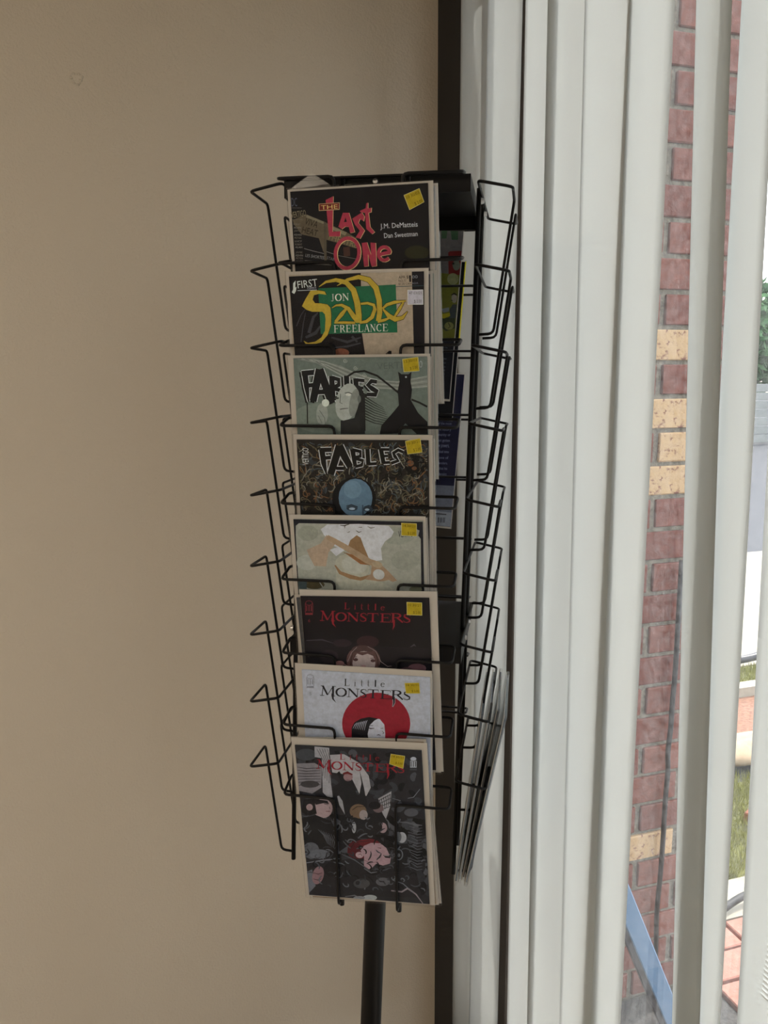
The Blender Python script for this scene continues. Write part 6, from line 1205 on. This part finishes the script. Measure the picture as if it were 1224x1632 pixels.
for c in range(-31, 12):
    z = ZJ + c * CH + .0053
    if z < -.03 or z > 3.05: continue
    par = (c % 2)
    joints = [.69, .92, 1.15, 1.38] if par == 0 else [.69, .805, 1.035, 1.265, 1.38]
    for a, b in zip(joints, joints[1:]):
        a2 = max(a, bw0); l = b - a2 - .0105
        if l < .02: continue
        isp = (c in (-9, -11, -13, -25) and a < 1.17 < b) or (c == -12 and a > 1.1)
        o = link('brick', get(l, M_pale if isp else M_brick, random.randrange(4)), None, wing)
        o.location = (a2 + .0053 if b < 1.379 else a2 + .0105, YB + random.uniform(-.0015, .001), z)
# cable down the wing
q = bmesh.new()
CP = [(1.221, 1.548, 1.02), (1.223, 1.552, .73), (1.218, 1.55, .668), (1.2195, 1.552, .597), (1.212, 1.55, .534), (1.219, 1.553, .486), (1.213, 1.55, .417), (1.2145, 1.552, .304), (1.211, 1.55, .205), (1.207, 1.552, .107), (1.21, 1.545, .012), (1.24, 1.50, .008), (1.3, 1.47, .008)]
cp = [(x, y, z + .15 if z > .1 else z) for x, y, z in CP]
tube(q, fillet(cp, .03, 3), .0062, 8); tag(obj('cable', q, M_rubber, None, True), 'black cable hanging down the brick wall outside the window', 'cable')
# pale blue rail leaning outside the glass
A1, A2 = Vector((.929, 1.30, CAM_Z - 1.088)), Vector((1.060, 1.30, CAM_Z - 1.39)); dr = (A2 - A1).normalized(); P0, P1 = A1 - dr * .42, A2 + dr * .215
t = empty('metal_rail', P1); tag(t, 'pale blue painted metal rail sloping to the ground outside the window', 'rail')
def bar(name, off, w2, d2, m):
    q = bmesh.new(); L = (P0 - P1).length; box(q, -w2, w2, -d2, d2, 0, L, .002)
    o = obj(name, q, m, t); o.rotation_euler = (P0 - P1).to_track_quat('Z', 'Y').to_euler(); o.location = off; return o
bar('rail_bar', (0, 0, 0), .0085, .02, M_blue)
o = bar('rail_underside', (-.0125, 0, -.0062), .0048, .0195, M_rail); tag(o, 'black underside strip')

# ground outside, in strips parallel to the building
def strip(nm, x0, x1, y0, y1, z, m, th=.06):
    q = bmesh.new(); box(q, x0, x1, y0, y1, z - th, z); return struct(nm, q, m)
strip('ground', XO, 60, -20, 60, -.03, M_asph, .1)
strip('dark_ground_strip', XO, 1.388, -4, YB, -.006, M_darkground, .03)
pv = strip('paving', XO, 2.1, -4, 1.74, -.012, M_mortar, .03)
pm = []
for s in range(3):
    q = bmesh.new(); box(q, 0, .186, 0, .092, 0, .03, .003); me = mesh(q, 'paver'); me.materials.append(M_paver); pm.append(me)
for i in range(4):
    for j in range(9):
        y = .825 + j * .102; x = 1.392 + i * .196 + (.098 if j % 2 and y < 1.4 else 0)
        if x > 1.9: continue
        o = link('paver', random.choice(pm), None, pv); o.location = (x, y, -.025 + random.uniform(0, .003))
strip('concrete_kerb', 1.4, 4, 1.745, 1.90, .0, M_conc)
lawn = strip('lawn', 1.4, 5, 1.90, 2.42, -.01, M_soil, .05)
strip('concrete_path', 1.4, 14, 3.46, 5.84, 0, M_conc)
strip('mulch_bed', 1.4, 6, 2.70, 3.10, 0, M_mulch)
strip('trim_1', 1.4, 8, 3.10, 3.17, .05, M_conc, .08)
verge = strip('verge', 1.4, 8, 3.17, 3.46, -.005, M_soil, .05)
rnd = random.Random(3); vv, ff = [], []
def blades(n, x0, x1, y0, y1):
    for _ in range(n):
        x, y = rnd.uniform(x0, x1), rnd.uniform(y0, y1); h = rnd.uniform(.02, .05); a = rnd.uniform(0, 6.28); lx, ly = rnd.uniform(-.02, .02), rnd.uniform(-.02, .02)
        b = len(vv); vv.extend([(x - .002 * math.cos(a), y - .002 * math.sin(a), -.01), (x + .002 * math.cos(a), y + .002 * math.sin(a), -.01), (x + lx, y + ly, h)]); ff.append((b, b + 1, b + 2))
blades(9000, 1.5, 2.7, 1.90, 2.44); blades(3000, 2.6, 3.5, 3.17, 3.44)
me = bpy.data.meshes.new('lawn_grass'); me.from_pydata(vv, [], ff); tag(link('lawn_grass', me, M_grass), 'sunlit yellow-green grass beyond the paving', 'grass', kind='stuff')
def rock(nm, c, s, m, label, cat, seed=1):
    q = bmesh.new(); bmesh.ops.create_icosphere(q, subdivisions=3, radius=1); rr = random.Random(seed)
    ph = [rr.uniform(0, 6) for _ in range(6)]
    for v in q.verts:
        f = 1 + .12 * math.sin(v.co.x * 3 + ph[0]) * math.sin(v.co.y * 4 + ph[1]) + .08 * math.sin(v.co.z * 5 + ph[2])
        v.co = Vector((v.co.x * s[0] * f, v.co.y * s[1] * f, max(-.3, v.co.z) * s[2] * f))
    o = obj(nm, q, m, None, True); o.location = c; return tag(o, label, cat)
rock('boulder', (2.46, 2.58, .02), (.26, .12, .06), M_rock, 'flat tan stone at the edge of the sunlit grass', 'stone', 2)
rock('boulder', (2.22, 2.50, .02), (.06, .05, .05), M_rail, 'small dark stone beside the flat tan stone', 'stone', 5)
q = bmesh.new(); box(q, -.05, .05, -.035, .035, 0, .05, .004); o = obj('block', q, M_wood); o.location = (2.09, 2.15, -.008); o.rotation_euler = (0, 0, .5); tag(o, 'brown block lying on the sunlit grass', 'block')
q = bmesh.new(); tube(q, fillet([(1.42, 1.90, .012), (1.56, 1.75, .014), (1.70, 1.79, .03), (2.05, 1.77, .07)], .08, 5), .011, 10); tag(obj('hose', q, M_rubber, None, True), 'black hose lying between the brick paving and the concrete strip', 'hose')
q = bmesh.new(); tube(q, fillet([(2.85, 3.50, .05), (3.15, 3.42, .05), (3.4, 3.44, .09), (3.8, 3.6, .1)], .1, 5), .022, 10); tag(obj('pipe', q, M_rail, None, True), 'black pipe lying along the edge of the bright concrete', 'pipe')
# far fence and trees
fn = empty('board_fence', (14.5, 15.6, -.03)); tag(fn, 'pale grey fence of horizontal boards far across the asphalt', 'fence')
bmd = bmesh.new(); box(bmd, -2.5, 2.5, -.012, .012, 0, .187, .004); bme = mesh(bmd, 'board'); bme.materials.append(M_board)
for k in range(7):
    o = link('board', bme, None, fn); o.location = (0, 0, .05 + k * .2)
for k in range(4):
    q = bmesh.new(); box(q, -.05, .05, .015, .1, 0, 1.45, .006); o = obj('post', q, M_board, fn); o.location = (-2.4 + k * 1.6, 0, 0)
for k, (x, y, s) in enumerate(((15.6, 19.0, 1.9), (20.4, 18.4, 2.2), (11.0, 20.5, 2.0))):
    tr = empty('tree', (x, y, -.03)); tag(tr, ['round green tree behind the middle of the far fence', 'green tree behind the right end of the far fence', 'green tree behind the left end of the far fence'][k], 'tree', 'trees behind the far fence')
    q = bmesh.new(); tube(q, [(0, 0, 0), (.05, 0, 1.2), (0, .05, 2.2)], .14, 10); obj('trunk', q, M_bark, tr, True)
    rr = random.Random(k); vv, ff = [], []
    for _ in range(4200):
        a, b, r0 = rr.uniform(0, 6.28), math.acos(rr.uniform(-1, 1)), s * rr.uniform(.72, 1.0)
        c = Vector((r0 * math.sin(b) * math.cos(a), r0 * math.sin(b) * math.sin(a), 2.6 + r0 * 1.1 * math.cos(b)))
        if c.z < .4: continue
        d1 = Vector((rr.uniform(-1, 1), rr.uniform(-1, 1), rr.uniform(-1, 1))).normalized() * .17; d2 = d1.orthogonal().normalized() * .1
        i = len(vv); vv += [tuple(c - d1), tuple(c + d2), tuple(c + d1), tuple(c - d2)]; ff.append((i, i + 1, i + 2, i + 3))
    me = bpy.data.meshes.new('foliage'); me.from_pydata(vv, [], ff); o = link('foliage', me, M_leaf, tr); o['kind'] = 'stuff'
